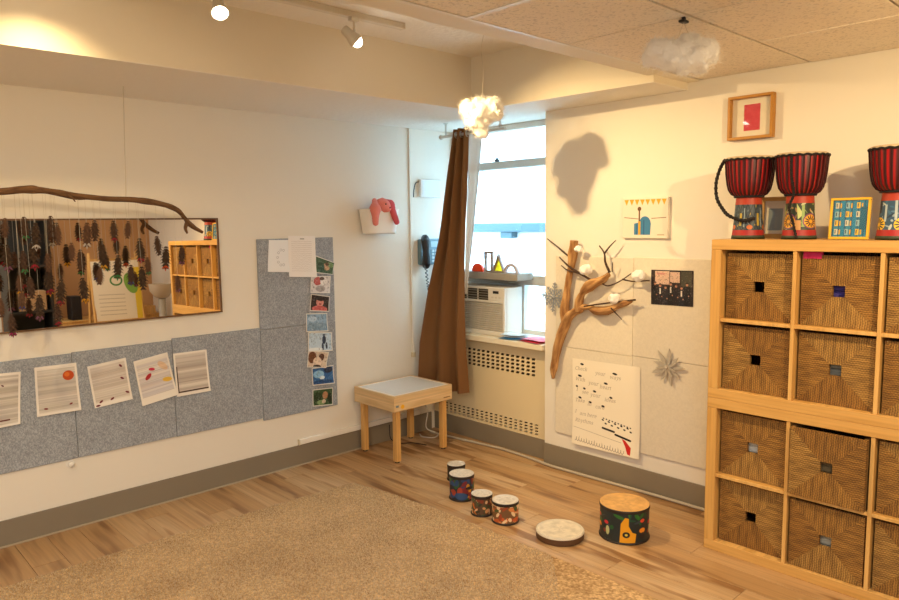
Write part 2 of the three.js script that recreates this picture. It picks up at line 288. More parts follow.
// ---------------------------------------------------------------- lamps
{
  const tr = thing('light_track', 'white track rail fixed to the plaster ceiling', 'track light', [0, 2.735, 1.22]);
  const metal = P('#d9d2c2', 0.35, { metalness: 0.3 });
  part('rail', boxAB([-4.6, -0.03, -0.019], [-1.262, 0, 0.019], 0.003), metal, tr);
  part('end_cap', boxAB([-1.262, -0.031, -0.02], [-1.25, 0, 0.02], 0.003), metal, tr);
  const names = ['white track spotlight nearest the window, turned to the driftwood wall', 'white track spotlight glaring towards the camera', 'white track spotlight turned to the mirror', 'white track spotlight farthest left on the rail'];
  const fitting = (label, pos, tgt, top, cd, deg, pen) => {
    const h = thing('track_spotlight', label, 'spotlight', pos, 'spotlights on the ceiling track');
    const d = V(...tgt).sub(V(...pos)).normalize(), q = new THREE.Quaternion().setFromUnitVectors(V(0, -1, 0), d);
    part('stem', merge([at(rbox(0.05, 0.02, 0.03, 0.004), 0, top - pos[1] - 0.01, 0), at(cyl(0.006, 0.006, top - pos[1] - 0.02, 8), 0, (top - pos[1] - 0.02) / 2, 0)]), metal, h);
    const c = part('housing', lathe([[0.014, 0.075], [0.022, 0.07], [0.026, 0.03], [0.036, -0.005], [0.038, -0.02], [0.034, -0.02], [0.03, 0.0], [0.012, 0.02]], 24), metal, h); c.quaternion.copy(q);
    const b = part('bulb', new THREE.SphereGeometry(0.027, 16, 12), M('#fff2d6', 0.4, { emissive: WARM.clone().lerp(new THREE.Color(1, 1, 1), 0.6), emissiveIntensity: 14 }), h); b.position.copy(d).multiplyScalar(0.02);
    const L = new THREE.SpotLight(WARM, cd, 0, deg * D2R, pen, 2); L.name = 'beam'; L.position.copy(d).multiplyScalar(0.055); L.castShadow = true; L.shadow.radius = 0.8; L.shadow.mapSize.set(1024, 1024);
    const T = new THREE.Object3D(); T.name = 'aim'; T.position.copy(d); h.add(T); h.add(L); L.target = T;
  };
  SPOTS.forEach((s, i) => fitting(names[i], s[0], s[1], 2.705, s[2], s[3], s[4]));
  fitting('white spotlight under the tile ceiling, turned to the shelf', SHELF_SPOT[0], SHELF_SPOT[1], 2.44, SHELF_SPOT[2], SHELF_SPOT[3], SHELF_SPOT[4]);
  fitting('white spotlight under the tile ceiling, turned to the felt boards', MIRROR_SPOT[0], MIRROR_SPOT[1], 2.44, MIRROR_SPOT[2], MIRROR_SPOT[3], MIRROR_SPOT[4]);
  FILL_PANELS.forEach(([x, y, z, k], i) => {  // added fill panels, built into the tile grid to brighten the room
    const p = thing('added_fill_panel', ['unseen fill light panel added in the tile ceiling behind the camera', 'unseen fill light panel added in the tile ceiling left of the camera', 'unseen fill light panel added in the tile ceiling at the far left of the back wall', 'unseen fill light panel added in the tile ceiling between the shelf and the back wall'][i], 'fill light', [x, y, z]);
    part('frame', merge([at(box(0.6, 0.02, 0.03), 0, 0.012, -0.265), at(box(0.6, 0.02, 0.03), 0, 0.012, 0.265), at(box(0.03, 0.02, 0.5), -0.285, 0.012, 0), at(box(0.03, 0.02, 0.5), 0.285, 0.012, 0)]), gridMat, p);
    part('diffuser', box(0.54, 0.01, 0.5), M('#fff6e4', 0.6, { emissive: SOFT, emissiveIntensity: 1.2 }), p, [0, 0.012, 0]);
    const L = new THREE.RectAreaLight(SOFT, k, 0.54, 0.5); L.name = 'glow'; L.position.set(0, -0.003, 0); L.rotation.x = -Math.PI / 2; p.add(L);
  });
}

// ---------------------------------------------------------------- left wall: mirror, branch and cones
{
  const m = thing('wall_mirror', 'long wall mirror with a thin brown frame under the branch', 'mirror', [-2.425, 1.131, 0.0075]);
  m.rotation.x = -0.009;
  const fm = M('#6a4a2c', 0.5), W = 1.3, H = 0.59;
  part('backing', boxAB([-W / 2, 0, 0], [W / 2, H, 0.01]), fm, m);
  part('glass', boxAB([-W / 2 + 0.008, 0.008, 0.01], [W / 2 - 0.008, H - 0.008, 0.014]), P('#fbf4e8', 0.012, { metalness: 1 }), m);
  part('frame', merge([boxAB([-W / 2, 0, 0.01], [W / 2, 0.009, 0.02]), boxAB([-W / 2, H - 0.009, 0.01], [W / 2, H, 0.02]), boxAB([-W / 2, 0.009, 0.01], [-W / 2 + 0.009, H - 0.009, 0.02]), boxAB([W / 2 - 0.009, 0.009, 0.01], [W / 2, H - 0.009, 0.02])]), fm, m);

  const b = thing('hanging_branch', 'long bare branch hung on cords above the mirror', 'branch');
  const path = [[-3.6, 1.79, 0.34], [-3.3, 1.828, 0.335], [-3.0, 1.846, 0.335], [-2.874, 1.858, 0.335], [-2.801, 1.854, 0.335], [-2.699, 1.834, 0.335], [-2.559, 1.82, 0.335], [-2.36, 1.811, 0.335], [-2.226, 1.789, 0.335], [-2.145, 1.751, 0.335], [-2.108, 1.7, 0.335], [-2.064, 1.662, 0.335], [-2.02, 1.636, 0.335]];
  part('stick', limb(path, [0.018, 0.017, 0.016, 0.018, 0.0155, 0.017, 0.015, 0.017, 0.014, 0.0155, 0.016, 0.013, 0.007], 10, 130, 0.42, 2), bark, b);
  part('twig_stub', limb([[-2.72, 1.84, 0.34], [-2.7, 1.82, 0.37], [-2.69, 1.8, 0.38]], [0.007, 0.005, 0.003], 6, 8, 0.2, 3), bark, b);
  part('twig_stub', limb([[-2.105, 1.7, 0.335], [-2.122, 1.66, 0.34], [-2.112, 1.632, 0.34]], [0.012, 0.01, 0.006], 7, 8, 0.2, 4), bark, b);
  part('cord', wire([[-2.43, 1.81, 0.335], [-2.42, 2.1, 0.335], [-2.41, 2.4, 0.335]], 0.0022, 8), stringMat, b);
  part('cord', wire([[-3.3, 1.84, 0.335], [-3.3, 2.4, 0.335]], 0.0022, 8), stringMat, b);
  const branchY = (x) => { for (let i = 0; i < path.length - 1; i++) if (x >= path[i][0] && x <= path[i + 1][0]) return path[i][1] + (path[i + 1][1] - path[i][1]) * (x - path[i][0]) / (path[i + 1][0] - path[i][0]); return 1.84; };
  const cone = (H, R) => {
    const list = [lathe([[0, -H / 2], [R * 0.2, -H * 0.42], [R * 0.36, -H * 0.1], [R * 0.26, H * 0.3], [0, H / 2]], 8)];
    const rows = 8; for (let r = 0; r < rows; r++) { const t = r / (rows - 1), y = -H * 0.47 + t * H * 0.93, f = 0.3 + 0.7 * Math.sin(Math.PI * (0.1 + 0.74 * (1 - t))), rad = R * 0.95 * f, n = 5; for (let k = 0; k < n; k++) { const g = new THREE.ConeGeometry(R * 0.62 * f, R * 1.3 * f, 5); g.scale(0.3, 1, 1); g.rotateZ(-Math.PI / 2 - 0.62); g.translate(rad * 0.72, 0, 0); g.rotateY((k + (r % 2) * 0.5) / n * Math.PI * 2); g.translate(0, y, 0); list.push(g); } }
    return merge(list);
  };
  const cones = [cone(0.104, 0.024), cone(0.09, 0.021), cone(0.122, 0.027)];
  const tipG = (H, R) => { const l = []; for (let k = 0; k < 7; k++) { const g = new THREE.ConeGeometry(R * 0.34, R * 1.0, 4); g.scale(1, 1, 0.5); g.rotateZ(-Math.PI / 2 - 0.75); g.translate(R * 0.5, 0, 0); g.rotateY(k / 7 * Math.PI * 2 + 0.3); g.translate(0, -H * 0.44, 0); l.push(g); } l.push(at(new THREE.ConeGeometry(R * 0.5, R * 1.3, 6).rotateX(Math.PI), 0, -H * 0.5, 0)); return merge(l); };
  const tips = [tipG(0.1, 0.021), tipG(0.085, 0.019), tipG(0.12, 0.024)];
  const TC = { p: ['#7d4a63', 'dusty pink'], o: ['#d0562a', 'orange'], g: ['#3f8a4c', 'green'], b: ['#3b3f7c', 'dark blue'], r: ['#a32334', 'red'], y: ['#e0a322', 'yellow'], w: ['#cfc6b8', 'white'], m: ['#9a1f5c', 'magenta'] };
  const coneMats = [M('#4e3626', 0.85), M('#624430', 0.85), M('#43301f', 0.85)];
  const tm = {}; for (const k in TC) tm[k] = M(TC[k][0], 0.8);
  const L = [[-2.14, 1.512, 0.319, 'p'], [-2.179, 1.353, 0.338, 'p'], [-2.234, 1.5, 0.327, 'o'], [-2.279, 1.567, 0.341, 'n'], [-2.339, 1.461, 0.343, 'g'], [-2.383, 1.398, 0.372, 'n'], [-2.418, 1.416, 0.306, 'b'], [-2.437, 1.656, 0.355, 'n'], [-2.487, 1.463, 0.321, 'g'], [-2.495, 1.652, 0.319, 'r'], [-2.593, 1.423, 0.365, 'n'], [-2.562, 1.519, 0.333, 'y'], [-2.6, 1.654, 0.355, 'n'], [-2.632, 1.634, 0.334, 'w'], [-2.667, 1.355, 0.343, 'y'], [-2.663, 1.507, 0.314, 'n'], [-2.711, 1.55, 0.343, 'n'], [-2.777, 1.354, 0.357, 'r'], [-2.785, 1.236, 0.3, 'r'], [-2.771, 1.632, 0.349, 'n'], [-2.81, 1.41, 0.292, 'r'], [-2.789, 1.677, 0.309, 'n'], [-2.824, 1.501, 0.35, 'n'], [-2.885, 1.537, 0.34, 'r'], [-2.906, 1.673, 0.323, 'g'], [-2.943, 1.398, 0.307, 'y'], [-2.867, 1.282, 0.315, 'p'], [-2.924, 1.51, 0.333, 'g'], [-2.995, 1.674, 0.348, 'n'], [-2.987, 1.532, 0.31, 'p'], [-2.998, 1.211, 0.348, 'm'], [-3.04, 1.298, 0.36, 'n'], [-2.371, 1.548, 0.329, 'r'], [-2.907, 1.383, 0.353, 'n'], [-2.944, 1.326, 0.332, 'b'], [-2.871, 1.634, 0.361, 'w']];
  const ord = ['first', 'second', 'third', 'fourth', 'fifth', 'sixth', 'seventh', 'eighth', 'ninth', 'tenth', 'eleventh', 'twelfth', 'thirteenth'];
  L.forEach(([x, y, z, c], i) => {
    const rank = ord[L.filter((q) => q[3] === c && q[0] > x).length];
    const k = i === 13 ? 2 : i % 3, H = [0.1, 0.085, 0.12][k];
    const o = thing('pinecone', c === 'n' ? `plain brown pinecone on the branch, ${rank} plain one from the right end` : `brown pinecone with a ${TC[c][1]} tip, ${rank} such from the right end of the branch`, 'pinecone', [x, y, z], 'pinecones hanging in front of the mirror');
    const body = part('scales', cones[k], coneMats[i % 3], o); body.rotation.set(rr(-0.1, 0.1), rr(0, 6), rr(-0.12, 0.12));
    if (c !== 'n') { const t = part('painted_tip', tips[k], tm[c], o); t.rotation.copy(body.rotation); }
    const top = branchY(x) - y; part('thread', wire([[0, H * 0.45, 0], [0, top - 0.02, (0.335 - z) * 0.9], [0, top + 0.005, 0.335 - z]], 0.0006, 3, 4), stringMat, o);
  });
}

// ---------------------------------------------------------------- left wall: felt boards and papers
{
  const panel = (x0, x1, y0, y1, label) => single('felt_board', rbox(x1 - x0 - 0.002, y1 - y0 - 0.002, 0.012, 0.003, 1, false, x0, y0), felt, label, 'felt board', [(x0 + x1) / 2, (y0 + y1) / 2, 0.0065], null, 'grey felt boards on the left wall');
  panel(-3.4, -2.657, 0.392, 0.985, 'grey felt board behind the two leftmost watercolours');
  panel(-2.657, -2.1, 0.392, 0.99, 'grey felt board behind the third and fourth watercolours');
  panel(-2.1, -1.512, 0.389, 1.0, 'grey felt board behind the rightmost watercolour, left of the corner board');
  panel(-1.512, -0.918, 0.37, 0.985, 'lower grey felt board behind the bottom of the photo column');
  panel(-1.512, -0.918, 0.985, 1.583, 'upper grey felt board with two white sheets at its top');
  // sheets with painted prints: quad given by its corners (top left, top right, bottom right, bottom left)
  const sheet = (name, cs, z, mat, label, cat, group, border) => {
    const cx = cs.reduce((a, c) => a + c[0], 0) / 4, cy = cs.reduce((a, c) => a + c[1], 0) / 4, pos = [], uv = [], idx = [], N = 6;
    const o = thing(name, label, cat, [cx, cy, z], group);
    const curl = (u, v) => 0.002 + 0.012 * Math.pow(Math.abs(v), 3) * (0.4 + 0.6 * u);
    for (const back of [0, 1]) for (let j = 0; j <= N; j++) for (let i = 0; i <= N; i++) {
      const u = i / N, v = j / N, t = [0, 1].map((k) => (cs[0][k] * (1 - u) + cs[1][k] * u) * (1 - v) + (cs[3][k] * (1 - u) + cs[2][k] * u) * v);
      pos.push(t[0] - cx, t[1] - cy, curl(u, v) + (back ? -0.0006 : 0.0004)); uv.push(u, 1 - v);
    }
    const S = N + 1, B = S * S; for (let j = 0; j < N; j++) for (let i = 0; i < N; i++) { const a = j * S + i; idx.push(a, a + S, a + 1, a + 1, a + S, a + S + 1); const b = a + B; idx.push(b, b + 1, b + S, b + 1, b + S + 1, b + S); }
    const g = new THREE.BufferGeometry(); g.setAttribute('position', new THREE.Float32BufferAttribute(pos, 3)); g.setAttribute('uv', new THREE.Float32BufferAttribute(uv, 2)); g.setIndex(idx); g.computeVertexNormals();
    part('paper', g, mat, o); return o;
  };
  const art = (draw, base = '#efe9df') => M('#ffffff', 0.85, { map: canvasTex(192, 256, (g, w, h) => { g.fillStyle = base; g.fillRect(0, 0, w, h); draw(g, w, h); }) });
  const washes = (g, w, h, cols, m = 10) => { for (let i = 0; i < 110; i++) { g.globalAlpha = rr(0.06, 0.17); g.fillStyle = cols[Math.floor(rnd() * cols.length)]; const y = m + rnd() * (h - 2 * m - 18), hh = rr(4, 22); g.fillRect(m, y, w - 2 * m, Math.min(hh, h - m - y)); } g.globalAlpha = 0.28; g.strokeStyle = '#7d756c'; for (let i = 0; i < 16; i++) { const y = m + rnd() * (h - 2 * m); g.lineWidth = rr(0.6, 2); g.beginPath(); g.moveTo(m, y); g.bezierCurveTo(w * 0.3, y + rr(-8, 8), w * 0.6, y + rr(-8, 8), w - m, y + rr(-6, 6)); g.stroke(); } g.globalAlpha = 1; };
  const grey = ['#a9a298', '#978f85', '#b7b1aa', '#857d74', '#c4bdb2', '#98897a'];
  const leaf = (g, x, y, r, c, a = 0.6) => { g.fillStyle = c; g.save(); g.translate(x, y); g.rotate(a); g.scale(1, 0.5); g.beginPath(); g.arc(0, 0, r, 0, 7); g.fill(); g.restore(); };
  const W = [
    [[[-3.1, 0.93], [-2.907, 0.922], [-2.93, 0.647], [-3.115, 0.64]], (g, w, h) => { washes(g, w, h, grey); leaf(g, 110, 60, 7, '#5d2f33'); g.fillStyle = '#6b3a35'; g.fillRect(14, 222, 130, 7); }, 'grey watercolour sheet cut by the left edge'],
    [[[-2.843, 0.933], [-2.637, 0.931], [-2.63, 0.665], [-2.848, 0.666]], (g, w, h) => { washes(g, w, h, grey); g.fillStyle = '#c8501c'; g.beginPath(); g.arc(150, 62, 26, 0, 7); g.fill(); g.fillStyle = '#e0762a'; g.beginPath(); g.arc(144, 56, 12, 0, 7); g.fill(); leaf(g, 40, 222, 9, '#7a2e33', 0.2); leaf(g, 150, 214, 8, '#7a2e33', -0.4); }, 'grey watercolour sheet with an orange sun disc'],
    [[[-2.583, 0.9], [-2.374, 0.922], [-2.352, 0.676], [-2.558, 0.658]], (g, w, h) => { washes(g, w, h, ['#c3b6aa', '#b5a89c', '#cfc5bb', '#a5978a']); for (const [x, y, a] of [[160, 40, 1], [158, 116, 0.8], [172, 206, 0.6], [36, 226, -0.6], [92, 224, -0.5], [18, 246, 0]]) leaf(g, x, y, 11, '#6d2531', a); }, 'pinkish grey watercolour sheet with scattered dark red leaves'],
    [[[-2.334, 0.893], [-2.134, 0.922], [-2.088, 0.655], [-2.298, 0.622]], (g, w, h) => { washes(g, w, h, ['#c4c0c8', '#b0a9b4', '#d8cfc8', '#bdb0a8']); g.fillStyle = '#efe9df'; g.fillRect(0, h - 40, w, 40); leaf(g, 88, 70, 17, '#c2304a', 0.3); leaf(g, 62, 106, 22, '#a8232f', -0.7); g.globalAlpha = 0.75; leaf(g, 158, 150, 26, '#e8b422', 0.2); g.globalAlpha = 0.35; leaf(g, 150, 66, 34, '#e59a4a', 0.9); g.globalAlpha = 1; }, 'tilted watercolour sheet with red and yellow leaf shapes'],
    [[[-2.099, 0.907], [-1.888, 0.906], [-1.878, 0.643], [-2.09, 0.64]], (g, w, h) => { washes(g, w, h, ['#a59a90', '#9a8c80', '#b4a79b', '#8a7a6c']); g.fillStyle = '#4d3a30'; g.fillRect(10, 228, w - 20, 9); g.fillRect(10, 80, 6, 150); }, 'rightmost watercolour sheet with plain brown grey washes'],
  ];
  W.forEach((q, i) => sheet('watercolour_sheet', q[0], 0.014 + (i === 3 ? 0.003 : 0), art((g, w, h) => q[1](g, w, h)), q[2], 'painting', 'watercolours on the felt boards'));
  const lines = (g, w, h, c, n, x0 = 20) => { g.strokeStyle = c; g.lineWidth = 1.3; for (let i = 0; i < n; i++) { const y = 34 + i * (h - 60) / n; g.beginPath(); for (let x = x0; x < w - 24; x += 5) g.lineTo(x, y + rr(-2, 2)); g.stroke(); } };
  sheet('drawing_sheet', [[-1.425, 1.576], [-1.275, 1.572], [-1.284, 1.356], [-1.445, 1.366]], 0.014, art((g, w, h) => { g.strokeStyle = '#8f959c'; g.lineWidth = 2; for (let k = 0; k < 7; k++) { const a = 1.2 + k * 0.65; g.beginPath(); g.arc(125 + 40 * Math.cos(a), 140 + 62 * Math.sin(a), 9, 0, 7); g.stroke(); } }, '#f1f3f5'), 'white sheet with a ring of faint drawn circles', 'drawing');
  sheet('text_sheet', [[-1.282, 1.6], [-1.07, 1.594], [-1.073, 1.31], [-1.288, 1.324]], 0.017, art((g, w, h) => { lines(g, w, h, '#c9bdb6', 16); g.fillStyle = '#8a8580'; g.fillRect(82, 16, 30, 5); }, '#f4efea'), 'white sheet of faint typed lines above the photo column', 'paper');
  const blobs = (g, w, h, bg, list) => { g.fillStyle = bg; g.fillRect(0, 0, w, h); for (const [x, y, rx, ry, c] of list) { g.fillStyle = c; g.beginPath(); g.ellipse(x * w, y * h, rx * w, ry * h, 0, 0, 7); g.fill(); } for (let i = 0; i < 160; i++) { g.globalAlpha = 0.12; g.fillStyle = rnd() < 0.5 ? '#000' : '#fff'; g.fillRect(rnd() * w, rnd() * h, 10, 10); } g.globalAlpha = 1; };
  const PH = [
    [[[-1.071, 1.46], [-0.911, 1.402], [-0.936, 1.318], [-1.076, 1.339]], '#3c5a3a', [[0.6, 0.5, 0.18, 0.25, '#c49a74'], [0.3, 0.6, 0.2, 0.3, '#24462c'], [0.8, 0.3, 0.16, 0.2, '#6f8f56'], [0.62, 0.3, 0.1, 0.12, '#5a4630']], 'tilted green photo at the top of the photo column'],
    [[[-1.113, 1.318], [-0.95, 1.31], [-0.97, 1.19], [-1.125, 1.203]], '#d8d3d2', [[0.35, 0.3, 0.2, 0.25, '#c25a52'], [0.65, 0.3, 0.18, 0.22, '#f0ece8'], [0.55, 0.15, 0.12, 0.1, '#57473e'], [0.5, 0.75, 0.25, 0.18, '#a9a2a0']], 'pale photo with a red figure below the tilted green photo'],
    [[[-1.114, 1.195], [-0.962, 1.165], [-0.979, 1.058], [-1.134, 1.078]], '#2a1c1a', [[0.5, 0.45, 0.2, 0.28, '#d98a78'], [0.5, 0.85, 0.4, 0.2, '#c8564e'], [0.5, 0.22, 0.24, 0.14, '#1a1110'], [0.52, 0.55, 0.08, 0.05, '#a03a38']], 'dark photo of a red dressed person'],
    [[[-1.163, 1.062], [-0.991, 1.049], [-0.992, 0.92], [-1.168, 0.933]], '#8fb0cc', [[0.5, 0.8, 0.6, 0.3, '#7c9ab4'], [0.3, 0.3, 0.2, 0.15, '#b5cde0']], 'plain sky blue photo'],
    [[[-1.148, 0.929], [-0.954, 0.907], [-0.959, 0.776], [-1.157, 0.793]], '#bcd4e6', [[0.66, 0.4, 0.08, 0.22, '#1e3352'], [0.66, 0.14, 0.05, 0.06, '#1e3352'], [0.6, 0.75, 0.04, 0.2, '#1e3352'], [0.76, 0.72, 0.04, 0.18, '#1e3352'], [0.3, 0.9, 0.3, 0.1, '#e6eef4']], 'pale blue photo of a leaping dark figure'],
    [[[-1.155, 0.802], [-0.985, 0.768], [-1.02, 0.66], [-1.172, 0.686]], '#d8c4ae', [[0.22, 0.4, 0.2, 0.35, '#6b3f26'], [0.68, 0.35, 0.14, 0.22, '#5d3826'], [0.5, 0.65, 0.22, 0.3, '#e4cbb4'], [0.5, 0.92, 0.2, 0.1, '#31241e']], 'brown and cream photo of two people'],
    [[[-1.13, 0.672], [-0.95, 0.668], [-0.95, 0.536], [-1.13, 0.548]], '#2d66a6', [[0.3, 0.4, 0.25, 0.22, '#8cc2e8'], [0.75, 0.2, 0.2, 0.18, '#23324e'], [0.5, 0.85, 0.5, 0.12, '#1f4d86'], [0.45, 0.6, 0.12, 0.1, '#d8eaf4']], 'bright blue photo, second from the bottom'],
    [[[-1.131, 0.519], [-0.96, 0.506], [-0.973, 0.384], [-1.136, 0.4]], '#2f5130', [[0.62, 0.4, 0.14, 0.22, '#b8865e'], [0.25, 0.5, 0.2, 0.3, '#1d3a22'], [0.4, 0.8, 0.2, 0.14, '#7fa06a'], [0.85, 0.6, 0.12, 0.3, '#1a2c1e'], [0.55, 0.75, 0.1, 0.12, '#d9c6b0']], 'dark green photo at the bottom of the photo column'],
  ];
  PH.forEach((q, i) => sheet('photograph', q[0], 0.014 + (i % 2) * 0.0025, M('#ffffff', 0.45, { map: canvasTex(192, 128, (g, w, h) => { g.fillStyle = '#e8e4dc'; g.fillRect(0, 0, w, h); g.save(); g.beginPath(); g.rect(6, 6, w - 12, h - 12); g.clip(); blobs(g, w, h, q[1], q[2]); g.restore(); }) }), q[3], 'photo', 'photos in a column on the felt board'));
  // wall fittings
  const hk = thing('wall_hook', 'small white knob on the wall under the grey felt boards', 'hook', [-2.698, 0.367, 0]);
  part('plate', at(cyl(0.022, 0.022, 0.006, 20).rotateX(Math.PI / 2), 0, 0, 0.003), white, hk);
  part('knob', at(lathe([[0, 0.03], [0.014, 0.028], [0.017, 0.018], [0.01, 0.01], [0.01, 0.004]], 20).rotateX(Math.PI / 2), 0, 0, 0.002), white, hk);
  const rw = thing('cable_cover', 'white cable cover running low on the wall behind the light table', 'cable cover', [0, 0.142, 0]);
  part('channel', boxAB([-1.25, 0.004, 0.0005], [-0.14, 0.042, 0.022], 0.004), M('#f4f0e6', 0.45), rw);
  part('end_cap', boxAB([-1.256, 0.002, 0.0005], [-1.246, 0.044, 0.024], 0.003), M('#d9cdb2', 0.5), rw);
  const vp = thing('corner_conduit', 'cream vertical conduit strip on the wall beside the phone', 'conduit', [-0.188, 0, 0]);
  part('strip', boxAB([-0.012, 0.66, 0.0005], [0.012, 2.398, 0.016], 0.004), M('#e8e1d2', 0.5), vp);
  part('clip', boxAB([-0.018, 0.62, 0.0005], [0.018, 0.66, 0.02], 0.004), M('#d8c8a4', 0.5), vp);
}

// ---------------------------------------------------------------- left wall: bin with plush rabbit, router box, phone
{
  const b = thing('wall_bin', 'white plastic bin hung on the wall with the pink rabbit in it', 'bin', [-0.56, 1.6, 0.001]);
  const pm = P('#f6f2ea', 0.4);
  const ring = (y, w, d, r) => { const s = []; for (let i = 0; i < 40; i++) { const a = i / 40 * Math.PI * 2, c = Math.cos(a), n = Math.sin(a), e = 5; const q = Math.pow(Math.pow(Math.abs(c), e) + Math.pow(Math.abs(n), e), -1 / e); s.push([c * q * w / 2, y, n * q * d / 2]); } return s; };
  const loft = (rings) => { const pos = [], idx = [], n = rings[0].length; rings.forEach((r) => r.forEach((p) => pos.push(...p))); for (let k = 0; k < rings.length - 1; k++) for (let i = 0; i < n; i++) { const a = k * n + i, c = k * n + (i + 1) % n; idx.push(a, a + n, c, c, a + n, c + n); } const g = new THREE.BufferGeometry(); g.setAttribute('position', new THREE.Float32BufferAttribute(pos, 3)); g.setIndex(idx); g.computeVertexNormals(); return uvm(g); };
  const dz = 0.085;
  part('shell', at(loft([ring(0, 0.001, 0.001), ring(0, 0.24, 0.12), ring(0.01, 0.25, 0.125), ring(0.17, 0.29, 0.155), ring(0.178, 0.302, 0.167), ring(0.18, 0.3, 0.165), ring(0.172, 0.284, 0.15), ring(0.014, 0.244, 0.118), ring(0.012, 0.001, 0.001)]), 0, 0, dz), pm, b);
  part('hanger', boxAB([-0.08, 0.1, 0], [0.08, 0.16, 0.012], 0.003), pm, b);
  const r = thing('plush_rabbit', 'pink plush rabbit with long floppy ears leaning over the bin rim', 'plush toy', [-0.588, 1.742, 0.105]);
  const plush = P('#ee8e86', 0.95, { sheen: 0.6, sheenColor: new THREE.Color('#ffb0a8'), bumpMap: bumpFine, bumpScale: 0.003 });
  const fuz = (x, y, z) => (noise3(x * 160, y * 160, z * 160) - 0.5) * 0.003;
  part('body', sdfMesh((x, y, z) => { let d = capsule(x, y, z, [0, 0.04, 0.0], [0.015, 0.058, 0.03], 0.046, 0.044); d = smin(d, capsule(x, y, z, [0.03, 0.045, 0.05], [0.034, 0.035, 0.062], 0.026, 0.02), 0.03); d = smin(d, capsule(x, y, z, [0, -0.01, -0.02], [0, -0.04, -0.02], 0.045, 0.045), 0.04); return d + fuz(x, y, z); }, 0.16, 44), plush, r);
  part('ear', sdfMesh((x, y, z) => { let d = capsule(x, y, z, [-0.03, 0.085, 0.01], [-0.062, 0.03, 0.06], 0.016, 0.026); d = smin(d, capsule(x, y, z, [-0.062, 0.03, 0.06], [-0.072, -0.055, 0.072], 0.027, 0.018), 0.03); return d + fuz(x, y, z); }, 0.16, 44), plush, r);
  part('ear', sdfMesh((x, y, z) => { let d = capsule(x, y, z, [0.04, 0.09, 0.0], [0.07, 0.06, 0.04], 0.016, 0.022); d = smin(d, capsule(x, y, z, [0.07, 0.06, 0.04], [0.098, -0.05, 0.07], 0.024, 0.018), 0.03); return d + fuz(x, y, z); }, 0.16, 44), P('#d8606a', 0.95, { sheen: 0.5 }), r);
  r.scale.setScalar(1.15);
  part('eye', merge([at(new THREE.SphereGeometry(0.005, 10, 8), 0.008, 0.062, 0.076), at(new THREE.SphereGeometry(0.005, 10, 8), 0.045, 0.066, 0.062)]), black, r);
  part('nose', at(new THREE.SphereGeometry(0.006, 10, 8), 0.036, 0.04, 0.083), M('#8a2f3a', 0.6), r);
  const bx = thing('wall_box', 'white plastic network box on the wall left of the curtain', 'box', [-0.005, 1.875, 0.001]);
  part('case', boxAB([-0.1, 0, 0], [0.115, 0.14, 0.035], 0.008), M('#eef0ee', 0.4), bx);
  part('lid_line', boxAB([-0.085, 0.012, 0.035], [0.1, 0.128, 0.0365], 0.0006), M('#e2e6e6', 0.4), bx);
  part('cable', wire([[-0.1, 0.12, 0.015], [-0.135, 0.11, 0.016], [-0.15, 0.06, 0.012], [-0.155, 0.0, 0.01]], 0.004), darkGrey, bx);
  const ph = thing('wall_phone', 'grey blue wall telephone with a black handset left of the curtain', 'telephone', [0.0, 1.345, 0.001]);
  part('base', boxAB([-0.125, 0, 0], [0.115, 0.205, 0.045], 0.012), M('#6f8f9c', 0.45), ph);
  part('display', boxAB([-0.02, 0.14, 0.045], [0.09, 0.185, 0.048], 0.002), M('#a9c4cc', 0.25), ph);
  for (let r0 = 0; r0 < 4; r0++) for (let c = 0; c < 3; c++) part('key', boxAB([-0.012 + c * 0.036, 0.02 + r0 * 0.027, 0.045], [0.014 + c * 0.036, 0.038 + r0 * 0.027, 0.051], 0.002), M('#c4d4d8', 0.5), ph);
  part('handset', limb([[-0.095, 0.215, 0.06], [-0.112, 0.2, 0.085], [-0.118, 0.11, 0.1], [-0.105, 0.015, 0.085], [-0.085, -0.005, 0.06]], [0.028, 0.036, 0.026, 0.036, 0.028], 14, 30), M('#1c2229', 0.35), ph);
  const coil = []; for (let i = 0; i <= 90; i++) { const t = i / 90, a = t * 70; coil.push([-0.08 + 0.04 * t + 0.009 * Math.cos(a), -0.01 - 0.19 * Math.sin(t * Math.PI * 0.62), 0.05 + 0.009 * Math.sin(a)]); }
  part('cord', wire(coil, 0.0035, 220, 5), M('#20262c', 0.5), ph);
}

